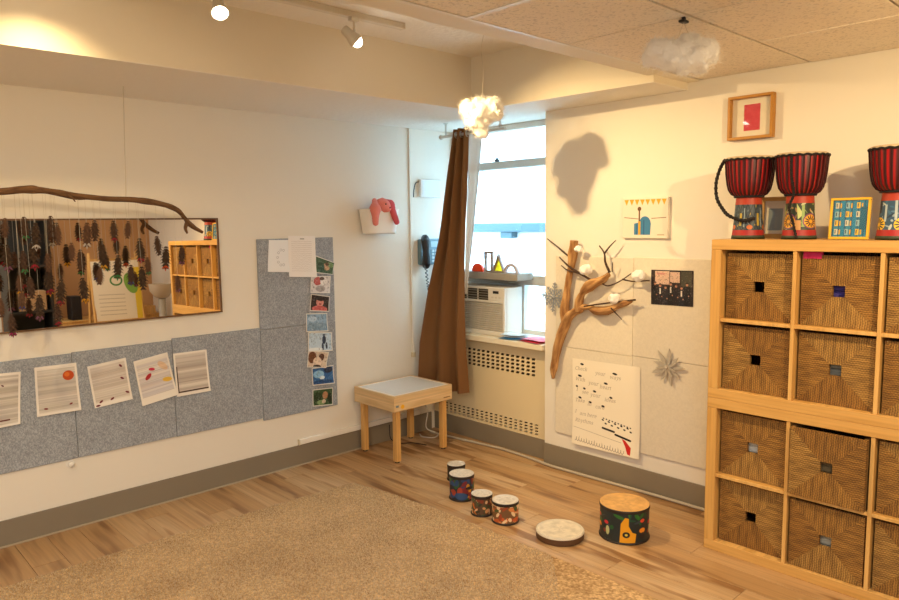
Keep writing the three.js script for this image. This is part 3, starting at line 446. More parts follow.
// ---------------------------------------------------------------- curtain, rod, air conditioner, sill items
{
  const rod = thing('curtain_rod', 'pale metal curtain rod above the window', 'curtain rod', [-0.14, 2.305, 0]);
  const rm = P('#c9c6bc', 0.35, { metalness: 0.6 });
  part('pole', at(cyl(0.011, 0.011, 0.64, 14).rotateX(Math.PI / 2), 0, 0, 0.635), rm, rod);
  part('finial', at(new THREE.SphereGeometry(0.019, 16, 12), 0, 0, 0.315), rm, rod);
  part('bracket', merge([boxAB([-0.005, 0.0, 0.36], [0.005, 0.094, 0.368]), boxAB([-0.012, 0.09, 0.35], [0.012, 0.094, 0.378])]), rm, rod);
  part('bracket', merge([boxAB([-0.005, 0.0, 0.9], [0.005, 0.094, 0.908]), boxAB([-0.012, 0.09, 0.89], [0.012, 0.094, 0.918])]), rm, rod);
  const cu = thing('curtain', 'brown floor length curtain bunched at the left of the window', 'curtain');
  const surf = (Lf, Rf, fold, nu, nv) => { const pos = [], uv = [], idx = []; for (let j = 0; j <= nv; j++) for (let i = 0; i <= nu; i++) { const u = i / nu, v = j / nv, a = Lf(v), b = Rf(v), f = fold(u, v), dx = b[0] - a[0], dz = b[2] - a[2], l = Math.hypot(dx, dz) || 1; pos.push(a[0] + dx * u - dz / l * f, a[1] + (b[1] - a[1]) * u, a[2] + dz * u + dx / l * f); uv.push(u * 0.8, v * 2); } for (let j = 0; j < nv; j++) for (let i = 0; i < nu; i++) { const a = j * (nu + 1) + i, b = a + nu + 1; idx.push(a, b, a + 1, a + 1, b, b + 1); } const g = new THREE.BufferGeometry(); g.setAttribute('position', new THREE.Float32BufferAttribute(pos, 3)); g.setAttribute('uv', new THREE.Float32BufferAttribute(uv, 2)); g.setIndex(idx); g.computeVertexNormals(); return g; };
  const pl = (tab) => (v) => { const f = v * (tab.length - 1), k = Math.min(Math.floor(f), tab.length - 2), t = f - k; return tab[k].map((q, i) => q + (tab[k + 1][i] - q) * t); };
  const Lf = pl([[-0.14, 2.345, 0.465], [-0.145, 1.95, 0.395], [-0.15, 1.55, 0.32], [-0.165, 1.15, 0.2], [-0.17, 0.75, 0.1], [-0.17, 0.34, 0.05]]);
  const Rf = pl([[-0.14, 2.35, 0.605], [-0.14, 1.95, 0.578], [-0.135, 1.55, 0.545], [-0.125, 1.15, 0.525], [-0.11, 0.75, 0.515], [-0.09, 0.4, 0.53]]);
  const folds = (u, v) => (0.024 + 0.012 * v) * Math.sin((u * 2.3 - 0.1 * v) * Math.PI * 2 + 1.9) + 0.011 * Math.sin(u * 19 + v * 4) * (0.5 + 0.5 * v) + 0.006 * (noise3(u * 9, v * 12, 3) - 0.5);
  part('cloth', surf(Lf, Rf, folds, 90, 60), brownCloth, cu);
  const L2 = pl([[-0.137, 2.345, 0.602], [-0.125, 1.95, 0.575], [-0.12, 1.55, 0.545], [-0.115, 1.15, 0.52]]), R2 = pl([[-0.1, 2.34, 0.71], [-0.1, 1.95, 0.66], [-0.1, 1.55, 0.6], [-0.1, 1.15, 0.53]]);
  part('lining', surf(L2, R2, (u, v) => 0.012 * Math.sin(u * 7 + v), 24, 30), liningCloth, cu);
  cu.children[1].userData.label = 'pale curtain lining';
  for (const z of [0.475, 0.53, 0.59, 0.66]) part('grommet', at(new THREE.TorusGeometry(0.02, 0.004, 8, 20), 0, 0, 0), P('#b9b5ac', 0.3, { metalness: 0.8 }), cu, [-0.14, 2.305, z], [0, 0.2, 0]);

  const ac = thing('air_conditioner', 'grey beige window air conditioner behind the curtain', 'air conditioner', [0.05, 0.833, 0.52]);
  const am = M('#dedad0', 0.5), as = M('#cfc9bd', 0.5), hx = 0.25;
  part('case', boxAB([0.012, 0, -hx], [0.195, 0.362, hx], 0.008), am, ac);
  part('front_bezel', merge([boxAB([-0.012, 0.345, -hx], [0.012, 0.362, hx], 0.004), boxAB([-0.012, 0, -hx], [0.012, 0.035, hx], 0.004), boxAB([-0.012, 0.035, -hx], [0.012, 0.345, -hx + 0.018], 0.004), boxAB([-0.012, 0.035, hx - 0.022], [0.012, 0.345, hx], 0.004), boxAB([-0.014, 0.245, -hx + 0.018], [0.012, 0.262, hx - 0.022], 0.004), boxAB([-0.008, 0.262, 0.085], [0.012, 0.345, hx - 0.022], 0.004)]), am, ac);
  for (let i = 0; i < 13; i++) part('grille_slat', box(0.012, 0.0085, 2 * hx - 0.042), as, ac, [-0.003, 0.046 + i * 0.0156, -0.002], [0, 0, 0.5]);
  part('vent_recess', boxAB([0.0, 0.262, -hx + 0.018], [0.013, 0.345, 0.085]), M('#3b362f', 0.7), ac);
  for (let i = 0; i < 4; i++) part('louvre', box(0.012, 0.004, 0.31), M('#8e877b', 0.5), ac, [-0.003, 0.275 + i * 0.019, -0.074], [0, 0, -0.4]);
  for (const z of [-0.13, -0.02]) part('louvre_post', box(0.012, 0.083, 0.008), as, ac, [-0.002, 0.3035, z]);
  part('display', boxAB([-0.0095, 0.315, 0.135], [-0.0075, 0.335, 0.19]), black, ac);
  for (let i = 0; i < 3; i++) part('button', boxAB([-0.0105, 0.28, 0.12 + i * 0.035], [-0.0075, 0.292, 0.14 + i * 0.035]), as, ac);
  ac.rotation.y = 0.03;
  const ap = thing('side_panel', 'white pleated filler panel between the air conditioner and the window frame', 'panel', [0.272, 0.834, 0.0]);
  part('board', boxAB([0, 0, 0.056], [0.012, 0.37, 0.719], 0.002), M('#dfe3e4', 0.5), ap);
  for (let i = 0; i < 6; i++) part('pleat', boxAB([-0.008, 0.004, 0.6 + i * 0.018], [0, 0.366, 0.608 + i * 0.018]), M('#eef1f1', 0.5), ap);
  const lb = single('ledge_board', boxAB([0.06, 1.25, 0.16], [0.24, 1.3, 0.88], 0.004), M('#9a948a', 0.6), 'grey board over the air conditioner carrying the shapes', 'board');
  const y0 = 1.3005, X = 0.1;
  const ext = (s, d = 0.02) => { const g = new THREE.ExtrudeGeometry(s, { depth: d, bevelEnabled: true, bevelSize: 0.0015, bevelThickness: 0.0015, bevelSegments: 1, curveSegments: 20 }); g.rotateY(-Math.PI / 2); g.translate(d / 2, 0, 0); g.scale(1, 1.18, 1.18); return uvm(g); };
  const wf = M('#8d7f78', 0.6);
  { const s = new THREE.Shape(); s.absarc(0, 0.002, 0.05, 0, Math.PI, false); const o = thing('half_disc_block', 'orange half disc block on the ledge', 'toy block', [X, y0, 0.45]); part('disc', ext(s), P('#f2541f', 0.3, { transmission: 0.25, thickness: 0 }), o); }
  { const s = new THREE.Shape([[-0.033, 0.002], [0.033, 0.002], [0.033, 0.13], [-0.033, 0.13]].map((p) => new THREE.Vector2(...p))); s.holes.push(new THREE.Path([[-0.024, 0.011], [0.024, 0.011], [0.024, 0.121], [-0.024, 0.121]].map((p) => new THREE.Vector2(...p)))); const o = thing('rectangle_block', 'upright rectangle frame block on the ledge', 'toy block', [X, y0, 0.565]); part('frame', ext(s), wf, o); part('pane', boxAB([-0.002, 0.013, -0.028], [0.002, 0.143, 0.028]), glassPane, o); }
  { const s = new THREE.Shape([[-0.052, 0.002], [0.052, 0.002], [0, 0.115]].map((p) => new THREE.Vector2(...p))); s.holes.push(new THREE.Path([[-0.038, 0.01], [0.038, 0.01], [0, 0.094]].map((p) => new THREE.Vector2(...p)))); const o = thing('triangle_block', 'yellow triangle block on the ledge', 'toy block', [X, y0, 0.665]); part('frame', ext(s), wf, o); const t = new THREE.Shape([[-0.038, 0.01], [0.038, 0.01], [0, 0.094]].map((p) => new THREE.Vector2(...p))); part('pane', ext(t, 0.004), P('#f4e65a', 0.2, { transmission: 0.6, thickness: 0 }), o); }
  { const s = new THREE.Shape(); s.absarc(0, 0.002, 0.058, 0, Math.PI, false); const h = new THREE.Path(); h.absarc(0, 0.004, 0.042, 0, Math.PI, false); s.holes.push(h); const o = thing('arch_block', 'pale arch block at the end of the ledge', 'toy block', [X, y0, 0.79]); part('arch', ext(s), M('#b9aeb0', 0.6), o); }
  const curl = (w, d, amp, sd) => { const g = new THREE.PlaneGeometry(w, d, 24, 16); g.rotateX(-Math.PI / 2); const p = g.attributes.position; for (let i = 0; i < p.count; i++) p.setY(i, amp * noise3(p.getX(i) * 9 + sd, 0.5, p.getZ(i) * 9 + sd) + 0.001); g.computeVertexNormals(); return g; };
  const f1 = thing('folder_stack', 'blue and white plastic sleeve lying on the window sill', 'folder', [0.045, 0.833, 0.868]);
  part('blue_cover', at(curl(0.14, 0.2, 0.016, 1), 0, 0.0, 0), P('#2f93d8', 0.3), f1, null, [0, 0.25, 0]);
  part('sheet', at(curl(0.13, 0.18, 0.014, 1), 0.012, 0.012, 0), M('#e8edf0', 0.4), f1, null, [0, 0.3, 0]);
  part('sheet', at(curl(0.15, 0.18, 0.02, 4), 0.015, 0.018, -0.005), P('#d6e6ee', 0.2), f1, null, [0, 0.15, 0]);
  const f2 = thing('pink_paper', 'pink and red paper lying on the sill beside the jamb', 'paper', [0.07, 0.833, 1.07]);
  part('red_sheet', at(curl(0.2, 0.2, 0.01, 7), 0, 0.0, 0), M('#d8283c', 0.6), f2, null, [0, -0.2, 0]);
  part('pink_sheet', at(curl(0.18, 0.19, 0.02, 8), 0.008, 0.008, 0), M('#f27a92', 0.6), f2, null, [0, -0.12, 0]);
}

// ---------------------------------------------------------------- light table, cables, rug
{
  const t = thing('light_table', 'low wooden light table with a white top in the corner', 'table', [-0.512, 0, 0.267]);
  const hx = 0.276, hz = 0.232, H = 0.487, B = 0.112;
  part('side', swapuv(boxAB([-hx, H - B, hz - 0.018], [hx, H, hz], 0.003)), maple, t);
  part('side', swapuv(boxAB([-hx, H - B, -hz], [hx, H, -hz + 0.018], 0.003)), maple, t);
  part('side', swapuv(boxAB([-hx, H - B, -hz + 0.018], [-hx + 0.018, H, hz - 0.018], 0.003)), maple, t);
  part('side', swapuv(boxAB([hx - 0.018, H - B, -hz + 0.018], [hx, H, hz - 0.018], 0.003)), maple, t);
  part('bottom', boxAB([-hx + 0.018, H - B + 0.004, -hz + 0.018], [hx - 0.018, H - B + 0.014, hz - 0.018]), maple, t);
  part('acrylic_top', boxAB([-hx + 0.018, H - 0.012, -hz + 0.018], [hx - 0.018, H - 0.003, hz - 0.018]), P('#eef2f4', 0.25), t);
  part('rim', merge([boxAB([-hx + 0.018, H - 0.004, hz - 0.034], [hx - 0.018, H - 0.001, hz - 0.018]), boxAB([-hx + 0.018, H - 0.004, -hz + 0.018], [hx - 0.018, H - 0.001, -hz + 0.034]), boxAB([-hx + 0.018, H - 0.004, -hz + 0.034], [-hx + 0.036, H - 0.001, hz - 0.034]), boxAB([hx - 0.036, H - 0.004, -hz + 0.034], [hx - 0.018, H - 0.001, hz - 0.034])]), P('#f3ece2', 0.4), t);
  for (const sx of [-1, 1]) for (const sz of [-1, 1]) { const l = part('leg', boxAB([-0.021, 0.008, -0.021], [0.021, H - B + 0.002, 0.021], 0.004), legWood, t, [sx * (hx - 0.055), 0, sz * (hz - 0.045)]); part('foot', at(cyl(0.016, 0.018, 0.008, 14), 0, 0.004, 0), black, l); }
  part('yellow_sticker', at(cyl(0.016, 0.016, 0.0008, 18).rotateX(Math.PI / 2), -0.2, H - B + 0.03, hz + 0.0004), M('#f0b321', 0.5), t);
  part('grey_sticker', boxAB([-0.26, H - B + 0.032, hz], [-0.235, H - B + 0.046, hz + 0.0008]), M('#6f7f86', 0.5), t);
  part('maker_mark', boxAB([0.19, H - B + 0.02, hz], [0.255, H - B + 0.027, hz + 0.0006]), M('#8a5f2c', 0.6), t);
  single('floor_cable', wire([[-0.1, 0.0105, 0.1], [-0.06, 0.0105, 0.45], [-0.02, 0.0105, 0.8], [-0.035, 0.0105, 1.1], [-0.055, 0.0105, 1.25], [-0.045, 0.0105, 1.7], [-0.03, 0.0105, 2.1], [-0.03, 0.0105, 2.7]], 0.01, 80, 8), M('#b9ae9a', 0.5), 'grey cable lying along the right baseboard', 'cable');
  single('power_cord', wire([[-0.16, 0.3, 0.03], [-0.13, 0.2, 0.1], [-0.16, 0.06, 0.12], [-0.08, 0.008, 0.16], [-0.17, 0.006, 0.22], [-0.22, 0.006, 0.14], [-0.19, 0.006, 0.07]], 0.005, 60, 6), M('#d8d4c8', 0.5), 'white power cord looping behind the light table', 'cord');
  single('black_cord', wire([[-0.34, 0.006, 0.32], [-0.38, 0.006, 0.2], [-0.45, 0.006, 0.14], [-0.48, 0.03, 0.07], [-0.46, 0.13, 0.028]], 0.004, 60, 6), black, 'black cord on the floor under the light table', 'cord');
}
{
  const rug = thing('rug', 'large tan carpet rug', 'rug', [0, 0, 0]);
  const edge = [[-4.9, 0.56], [-4.0, 0.53], [-3.17, 0.52], [-2.6, 0.525], [-1.9, 0.545], [-1.25, 0.575], [-1.205, 0.6], [-1.165, 0.8], [-1.11, 1.3], [-1.1, 2.0], [-1.095, 2.7], [-1.095, 3.6], [-4.9, 3.6]];
  const s = new THREE.Shape(edge.map((p) => new THREE.Vector2(p[0], -p[1]))), g = new THREE.ExtrudeGeometry(s, { depth: 0.007, bevelEnabled: true, bevelSize: 0.002, bevelThickness: 0.002, bevelSegments: 1 });
  g.rotateX(-Math.PI / 2); g.translate(0, 0.002, 0);
  const rt = tex(512, 512, (u, v) => { const a = fbm(u, v, 90, 90, 2, 3), b = fbm(u, v, 6, 6, 12, 3); return mixc([150, 116, 74], [226, 190, 138], Math.max(0, Math.min(1, 0.5 + (a - 0.5) * 1.5 + (b - 0.5) * 0.7))); }, true, 1.1);
  part('backing', uvm(g), M('#ffffff', 1, { map: rt, bumpMap: rt, bumpScale: 0.004 }), rug);
  const inside = (x, z) => { let c = false; for (let i = 0, j = edge.length - 1; i < edge.length; j = i++) if ((edge[i][1] > z) !== (edge[j][1] > z) && x < (edge[j][0] - edge[i][0]) * (z - edge[i][1]) / (edge[j][1] - edge[i][1]) + edge[i][0]) c = !c; return c; };
  const tuft = new THREE.ConeGeometry(0.0052, 0.011, 4, 1, true); tuft.translate(0, 0.0055, 0);
  const spots = []; for (let x = -3.5; x < -1.08; x += 0.0088) for (let z = 0.5; z < 3.1; z += 0.0088) { const px = x + rr(-0.004, 0.004), pz = z + rr(-0.004, 0.004); if (pz - 0.2 > -0.95 * (px + 3.5) + 2.6 + 1.6) continue; if (inside(px, pz)) spots.push([px, pz]); }
  const im = new THREE.InstancedMesh(tuft, M('#ffffff', 1), spots.length), mt = new THREE.Matrix4(), q = new THREE.Quaternion(), e = new THREE.Euler(), col = new THREE.Color();
  spots.forEach(([x, z], i) => { e.set(rr(-0.45, 0.45), rr(0, 6), rr(-0.45, 0.45)); q.setFromEuler(e); const k = rr(0.8, 1.15); mt.compose(V(x, 0.007, z), q, V(k, k, k)); im.setMatrixAt(i, mt); const n = fbm(((x + 10) / 3) % 1, ((z + 10) / 3) % 1, 5, 5, 4, 3), t = Math.max(0, Math.min(1, 0.5 + (n - 0.5) * 0.8 + rr(-0.27, 0.27))); const c = mixc([0.3, 0.21, 0.115], [0.72, 0.54, 0.33], t); col.setRGB(...c); im.setColorAt(i, col); });
  im.name = 'pile'; im.userData.kind = 'stuff'; rug.add(im); console.log('tufts', spots.length);
}

// ---------------------------------------------------------------- drums on the floor
{
  const wrap = (bg, paint) => { const t = canvasTex(512, 160, (g, w, h) => { g.fillStyle = bg; g.fillRect(0, 0, w, h); paint(g, w, h); }); t.wrapS = THREE.RepeatWrapping; return t; };
  const dab = (g, x, y, rx, ry, c, a = 0) => { g.fillStyle = c; g.save(); g.translate(x, y); g.rotate(a); g.beginPath(); g.ellipse(0, 0, rx, ry, 0, 0, 7); g.fill(); g.restore(); };
  const jungle = (bg, cols, n, r0, r1) => wrap(bg, (g, w, h) => { for (let i = 0; i < n; i++) { const x = rnd() * w, y = rnd() * h, c = cols[Math.floor(rnd() * cols.length)], a = rnd() * 3, rx = rr(r0, r1), ry = rr(r0, r1) * 0.5; dab(g, x, y, rx, ry, c, a); dab(g, x - w, y, rx, ry, c, a); dab(g, x + w, y, rx, ry, c, a); } });
  const big = wrap('#1f2a2c', (g, w, h) => {
    for (let k = 0; k < 3; k++) { const o = k * 171;
      for (let i = 0; i < 14; i++) dab(g, o + rr(0, 171), rr(0, 90), rr(8, 22), rr(3, 8), ['#1f5a2c', '#174a35', '#2c6b2a', '#33414a'][i % 4], rr(0, 3));
      g.fillStyle = '#e8a01c'; g.beginPath(); g.moveTo(o + 70, 150); g.lineTo(o + 74, 60); g.lineTo(o + 88, 30); g.lineTo(o + 100, 34); g.lineTo(o + 100, 70); g.lineTo(o + 112, 100); g.lineTo(o + 126, 108); g.lineTo(o + 122, 150); g.fill();
      dab(g, o + 92, 112, 12, 14, '#15181a'); dab(g, o + 92, 112, 5, 6, '#d9c14a'); dab(g, o + 20, 70, 10, 9, '#c9252f'); dab(g, o + 26, 106, 8, 22, '#bfc48a'); dab(g, o + 150, 50, 10, 9, '#d2452a'); dab(g, o + 150, 96, 13, 12, '#e58a22'); dab(g, o + 150, 120, 12, 14, '#201d20'); dab(g, o + 12, 112, 7, 10, '#8a3a2a'); }
  });
  const rimM = M('#2a211d', 0.55);
  const drum = (label, cx, cz, r, h, print, skin, parent = null) => {
    const o = thing('hand_drum', label, 'drum', [cx, 0, cz], 'drums on the floor');
    part('shell', lathe([[0, 0.004], [r * 0.95, 0.004], [r * 0.975, 0.012], [r * 0.975, h - 0.012]], 48), M('#ffffff', 0.45, { map: print }), o);
    const sh = o.children[0].geometry, p = sh.attributes.position, uv = sh.attributes.uv; for (let i = 0; i < p.count; i++) uv.setXY(i, (Math.atan2(p.getX(i), p.getZ(i)) / (2 * Math.PI) + 1) % 1, p.getY(i) / h);
    for (let i = 0; i < p.count; i++) uv.setX(i, Math.floor(i / 4) / 48 + (r > 0.1 ? 0.66 : 0.5));
    part('bottom_rim', at(new THREE.TorusGeometry(r * 0.975, 0.0055, 8, 48).rotateX(Math.PI / 2), 0, 0.0056, 0), rimM, o);
    part('top_rim', lathe([[r * 0.97, h - 0.018], [r * 1.0, h - 0.016], [r, h - 0.003], [r * 0.985, h], [r * 0.93, h - 0.001]], 48), rimM, o);
    part('head', lathe([[0, h - 0.0015], [r * 0.9, h - 0.0015], [r * 0.955, h + 0.0005], [r * 0.985, h + 0.0003]], 48), skin, o);
    return o;
  };
  const skinTan = (hex, sd) => { const t = tex(128, 128, (u, v) => { const n = fbm(u, v, 6, 6, sd, 4); const c = new THREE.Color(hex); const k = 0.86 + n * 0.25; return [c.r, c.g, c.b].map((x) => Math.pow(x, 1 / 2.2) * 255 * k); }, true, 3); return P('#ffffff', 0.25, { map: t }); };
  drum('small drum standing half hidden behind the blue and green drum', -0.668, 0.985, 0.06, 0.105, jungle('#2b2622', ['#6b3a22', '#3a4a34', '#8a5a32'], 60, 6, 18), skinTan('#d6cfc2', 3));
  drum('tall drum with a dark blue, green and red jungle print', -0.865, 1.238, 0.077, 0.155, jungle('#232c38', ['#2e4d7c', '#26406a', '#2f5a34', '#a3402e', '#c98a2a', '#1f2328', '#7a2a30'], 90, 18, 46), skinTan('#d6cfc2', 5));
  drum('small drum with an orange print, left of its larger twin', -0.948, 1.488, 0.062, 0.12, jungle('#5e4430', ['#c9702e', '#d9a068', '#3a3a2c', '#8a3a22', '#e0b88a', '#4a5a3a'], 110, 10, 30), skinTan('#d6cfc2', 7));
  drum('larger drum with an orange and cream print beside the frame drum', -0.927, 1.652, 0.0755, 0.122, jungle('#7a5636', ['#c9602e', '#e2b482', '#a3482a', '#4a5a34', '#d98a4a', '#efd2a6'], 120, 10, 32), skinTan('#d6cfc2', 9));
  drum('large drum with a dark jungle print and an orange giraffe shape', -0.616, 2.225, 0.1315, 0.181, big, skinTan('#d9a75a', 11));
  const f = thing('frame_drum', 'flat round frame drum with a cream head', 'drum', [-0.875, 0, 1.996]);
  part('frame', lathe([[0.112, 0.002], [0.126, 0.002], [0.1275, 0.006], [0.1275, 0.04], [0.124, 0.044]], 56), M('#5a3d26', 0.5), f);
  part('head', lathe([[0, 0.0425], [0.11, 0.0425], [0.122, 0.0445], [0.1285, 0.042], [0.1285, 0.034]], 56), skinTan('#ddd2bb', 21), f);
}

// ---------------------------------------------------------------- right wall: boards, picture, tree, chart
{
  const panel = (z0, z1, y0, y1, label) => single('beige_board', rbox(0.012, y1 - y0 - 0.002, z1 - z0 - 0.002, 0.0025, 1, false, z0, y0), beigeFelt, label, 'felt board', [-0.0065, (y0 + y1) / 2, (z0 + z1) / 2], null, 'beige felt boards on the right wall');
  panel(1.285, 1.88, 0.84, 1.447, 'upper beige felt board behind the driftwood tree');
  panel(1.88, 2.375, 0.845, 1.452, 'upper beige felt board behind the group photo');
  panel(1.285, 1.88, 0.24, 0.84, 'lower beige felt board behind the handwritten chart');
  panel(1.88, 2.375, 0.243, 0.845, 'lower beige felt board under the grey silver star');
  const cv = thing('canvas_picture', 'small white canvas with a blue and yellow figure under yellow bunting', 'picture', [0, 1.687, 1.957]);
  part('canvas', rbox(0.022, 0.24, 0.305, 0.003), M('#ece4d4', 0.8), cv, [-0.0115, 0, 0]);
  const ct = canvasTex(256, 200, (g, w, h) => {
    g.fillStyle = '#e9e0cf'; g.fillRect(0, 0, w, h); g.fillStyle = '#e3a42c'; for (let i = 0; i < 8; i++) { g.beginPath(); g.moveTo(6 + i * 31, 4); g.lineTo(33 + i * 31, 4); g.lineTo(20 + i * 31, 34); g.fill(); }
    g.fillStyle = '#3f7fae'; g.beginPath(); g.moveTo(66, 186); g.lineTo(66, 128); g.lineTo(96, 122); g.bezierCurveTo(104, 80, 158, 78, 164, 130); g.lineTo(160, 186); g.fill(); g.fillStyle = '#2a5f92'; g.fillRect(120, 110, 6, 76); g.fillRect(80, 130, 5, 56); g.fillStyle = '#dba52e'; g.fillRect(90, 116, 14, 70); g.fillStyle = '#6b4a30'; g.fillRect(92, 60, 8, 56); g.beginPath(); g.arc(96, 52, 11, 0, 7); g.fill(); g.strokeStyle = '#6b4a30'; g.lineWidth = 3; g.beginPath(); g.moveTo(6, 96); g.lineTo(90, 104); g.moveTo(166, 102); g.lineTo(250, 98); g.stroke(); g.fillStyle = '#a58f74'; g.fillRect(200, 184, 40, 4);
  });
  const face = (z0, z1, y0, y1, x, map, o = {}) => { const g = new THREE.PlaneGeometry(z1 - z0, y1 - y0); g.rotateY(-Math.PI / 2); g.translate(x, (y0 + y1) / 2, (z0 + z1) / 2); return [g, M('#ffffff', 0.8, { map, ...o })]; };
  part('print', ...face(-0.148, 0.148, -0.115, 0.115, -0.0228, ct), cv);
  // group photo
  const gp = thing('group_photo', 'dark photo of a dressed up group on the beige board', 'photo', [-0.0135, 1.28, 2.138]);
  part('card', rbox(0.003, 0.206, 0.268, 0.001), M('#2a2426', 0.5), gp, [-0.002, 0, 0]);
  const gt = canvasTex(256, 196, (g, w, h) => { g.fillStyle = '#2a2224'; g.fillRect(0, 0, w, h); g.fillStyle = '#d8b8a4'; g.fillRect(24, 4, 90, 76); g.fillRect(118, 8, 60, 60); g.fillStyle = '#c48a86'; g.fillRect(34, 14, 54, 10); g.fillStyle = '#4a4a3e'; g.fillRect(186, 4, 64, 90); for (let i = 0; i < 7; i++) { const x = 24 + i * 33, y = 78 + (i % 3) * 10; g.fillStyle = ['#16171c', '#1c1a22', '#23232c'][i % 3]; g.fillRect(x - 18, y + 10, 38, 120); g.fillStyle = '#c28a6e'; g.beginPath(); g.arc(x, y, 7.5, 0, 7); g.fill(); if (i % 2) { g.fillStyle = '#e4ddd4'; g.fillRect(x - 5, y + 14, 9, 34); } g.fillStyle = '#b98468'; g.beginPath(); g.arc(x + 10, y + 62, 4, 0, 7); g.fill(); g.fillStyle = '#3a2a26'; g.beginPath(); g.arc(x, y - 5, 9, Math.PI, 0); g.fill(); } for (let i = 0; i < 700; i++) { g.globalAlpha = 0.3; g.fillStyle = ['#14141a', '#6a4a40', '#3a3436', '#9a7464', '#d8c4b4'][i % 5]; g.fillRect(rnd() * w, rnd() * h, rr(2, 7), rr(2, 7)); } g.globalAlpha = 1; });
  part('print', ...face(-0.132, 0.132, -0.101, 0.101, -0.0038, gt, { roughness: 0.4 }), gp); gp.rotation.x = -0.012;
  // chart
  const ch = thing('handwritten_chart', 'large handwritten chart paper with a red mark at its corner', 'chart', [-0.0135, 0.49, 1.69]);
  const cht = canvasTex(512, 600, (g, w, h) => {
    g.fillStyle = '#f3ead6'; g.fillRect(0, 0, w, h); g.fillStyle = '#b0a594'; g.font = 'italic 34px serif';
    const rows = [[['Check', 20, 78], ['your', 180, 92], ['ways', 290, 104]], [['With', 22, 152], ['your', 128, 166], ['heart', 214, 180]], [['I', 30, 226], ['see', 76, 236], ['your', 142, 246], ['ideas', 250, 262]], [['Take', 20, 300], ['in', 118, 312], ['care', 180, 322]], [['I', 18, 380], ['am here', 56, 390]], [['Rhythms', 20, 440]]];
    for (const r of rows) for (const [t, x, y] of r) g.fillText(t, x, y);
    g.fillStyle = '#1c1814'; for (const [x, y, rx] of [[78, 34, 14], [330, 68, 18], [60, 116, 16], [262, 142, 15], [36, 192, 9], [96, 200, 11], [176, 208, 13], [300, 232, 12], [60, 268, 13], [142, 288, 12], [240, 300, 12]]) { g.beginPath(); g.ellipse(x, y, rx, 7, 0.15, 0, 7); g.fill(); }
    for (let i = 0; i < 10; i++) { g.beginPath(); g.ellipse(240 + i * 23, 392 + i * 3 + (i % 2) * 18, 9, 5, 0.3, 0, 7); g.fill(); g.beginPath(); g.ellipse(246 + i * 22, 380 + i * 3.4, 6, 4, 0.3, 0, 7); g.fill(); }
    g.strokeStyle = '#1c1814'; g.lineWidth = 13; g.lineCap = 'round'; g.beginPath(); g.moveTo(240, 446); g.lineTo(326, 458); g.moveTo(336, 474); g.lineTo(446, 494); g.stroke();
    g.strokeStyle = '#8a7f70'; g.lineWidth = 2; g.beginPath(); g.moveTo(10, 478); g.lineTo(380, 520); g.stroke();
    g.lineWidth = 4; g.strokeStyle = '#a09484'; g.beginPath(); for (let i = 0; i < 90; i++) g.lineTo(26 + i * 4.2 + 5 * Math.sin(i * 1.3), 560 + i * 0.25 + 13 * Math.cos(i * 1.3)); g.stroke();
    g.fillStyle = '#c9201c'; g.beginPath(); g.moveTo(384, 492); g.lineTo(410, 500); g.lineTo(452, 540); g.lineTo(448, 590); g.lineTo(428, 586); g.lineTo(412, 540); g.fill();
  });
  { const g = new THREE.PlaneGeometry(0.51, 0.575, 10, 14), p = g.attributes.position; for (let i = 0; i < p.count; i++) p.setZ(i, 0.003 + 0.012 * Math.pow(Math.max(0, -p.getY(i) / 0.29), 2) + 0.003 * noise3(p.getX(i) * 8, p.getY(i) * 8, 1)); g.rotateY(-Math.PI / 2); g.computeVertexNormals(); part('paper', g, M('#ffffff', 0.85, { map: cht }), ch); ch.rotation.x = -0.015; }
  // driftwood tree
  const tr = thing('driftwood_tree', 'peeled driftwood branch tree mounted on the beige boards', 'branch', [-0.055, 0, 0]);
  const Z = (list) => list.map(([z, y, x = 0]) => [x, y, z]);
  part('trunk', limb(Z([[1.296, 0.62], [1.306, 0.68], [1.326, 0.78], [1.362, 0.92], [1.41, 1.02], [1.46, 1.085], [1.53, 1.125]]), [0.009, 0.026, 0.024, 0.034, 0.03, 0.034, 0.026], 12, 60, 0.45, 5), drift, tr);
  part('limb', limb(Z([[1.385, 0.96, 0.01], [1.385, 1.06, 0.01], [1.4, 1.16, 0.01], [1.424, 1.3, 0.005], [1.452, 1.44], [1.465, 1.55, -0.004]]), [0.016, 0.028, 0.03, 0.02, 0.018, 0.027, 0.026], 11, 56, 0.4, 6), drift, tr);
  part('limb', limb(Z([[1.5, 1.09], [1.515, 1.17, -0.005], [1.56, 1.235, -0.01], [1.63, 1.285, -0.008], [1.69, 1.31, -0.004], [1.735, 1.345]]), [0.022, 0.026, 0.018, 0.034, 0.027, 0.022, 0.016], 11, 56, 0.45, 7), drift, tr);
  part('limb', limb(Z([[1.5, 1.12], [1.58, 1.125, 0.005], [1.65, 1.11, -0.008], [1.72, 1.115, -0.01], [1.8, 1.15], [1.86, 1.175, -0.008], [1.9, 1.19]]), [0.024, 0.014, 0.03, 0.033, 0.014, 0.026, 0.008], 11, 56, 0.45, 8), drift, tr);
  const tw = (pts, r0, r1) => part('twig', limb(Z(pts), [r0, (r0 + r1) / 2, r1], 6, 20, 0.2, 9), twig, tr);
  tw([[1.23, 1.56, 0.02], [1.33, 1.505, 0.01], [1.42, 1.45, 0]], 0.003, 0.005);
  tw([[1.345, 1.44, 0.005], [1.44, 1.385, -0.02], [1.6, 1.305, -0.01]], 0.004, 0.008);
  tw([[1.36, 1.385, 0.005], [1.43, 1.36, -0.02], [1.54, 1.34, -0.02]], 0.003, 0.005);
  tw([[1.738, 1.355, 0], [1.712, 1.42, -0.01], [1.7, 1.475, -0.005], [1.66, 1.52, 0]], 0.008, 0.004);
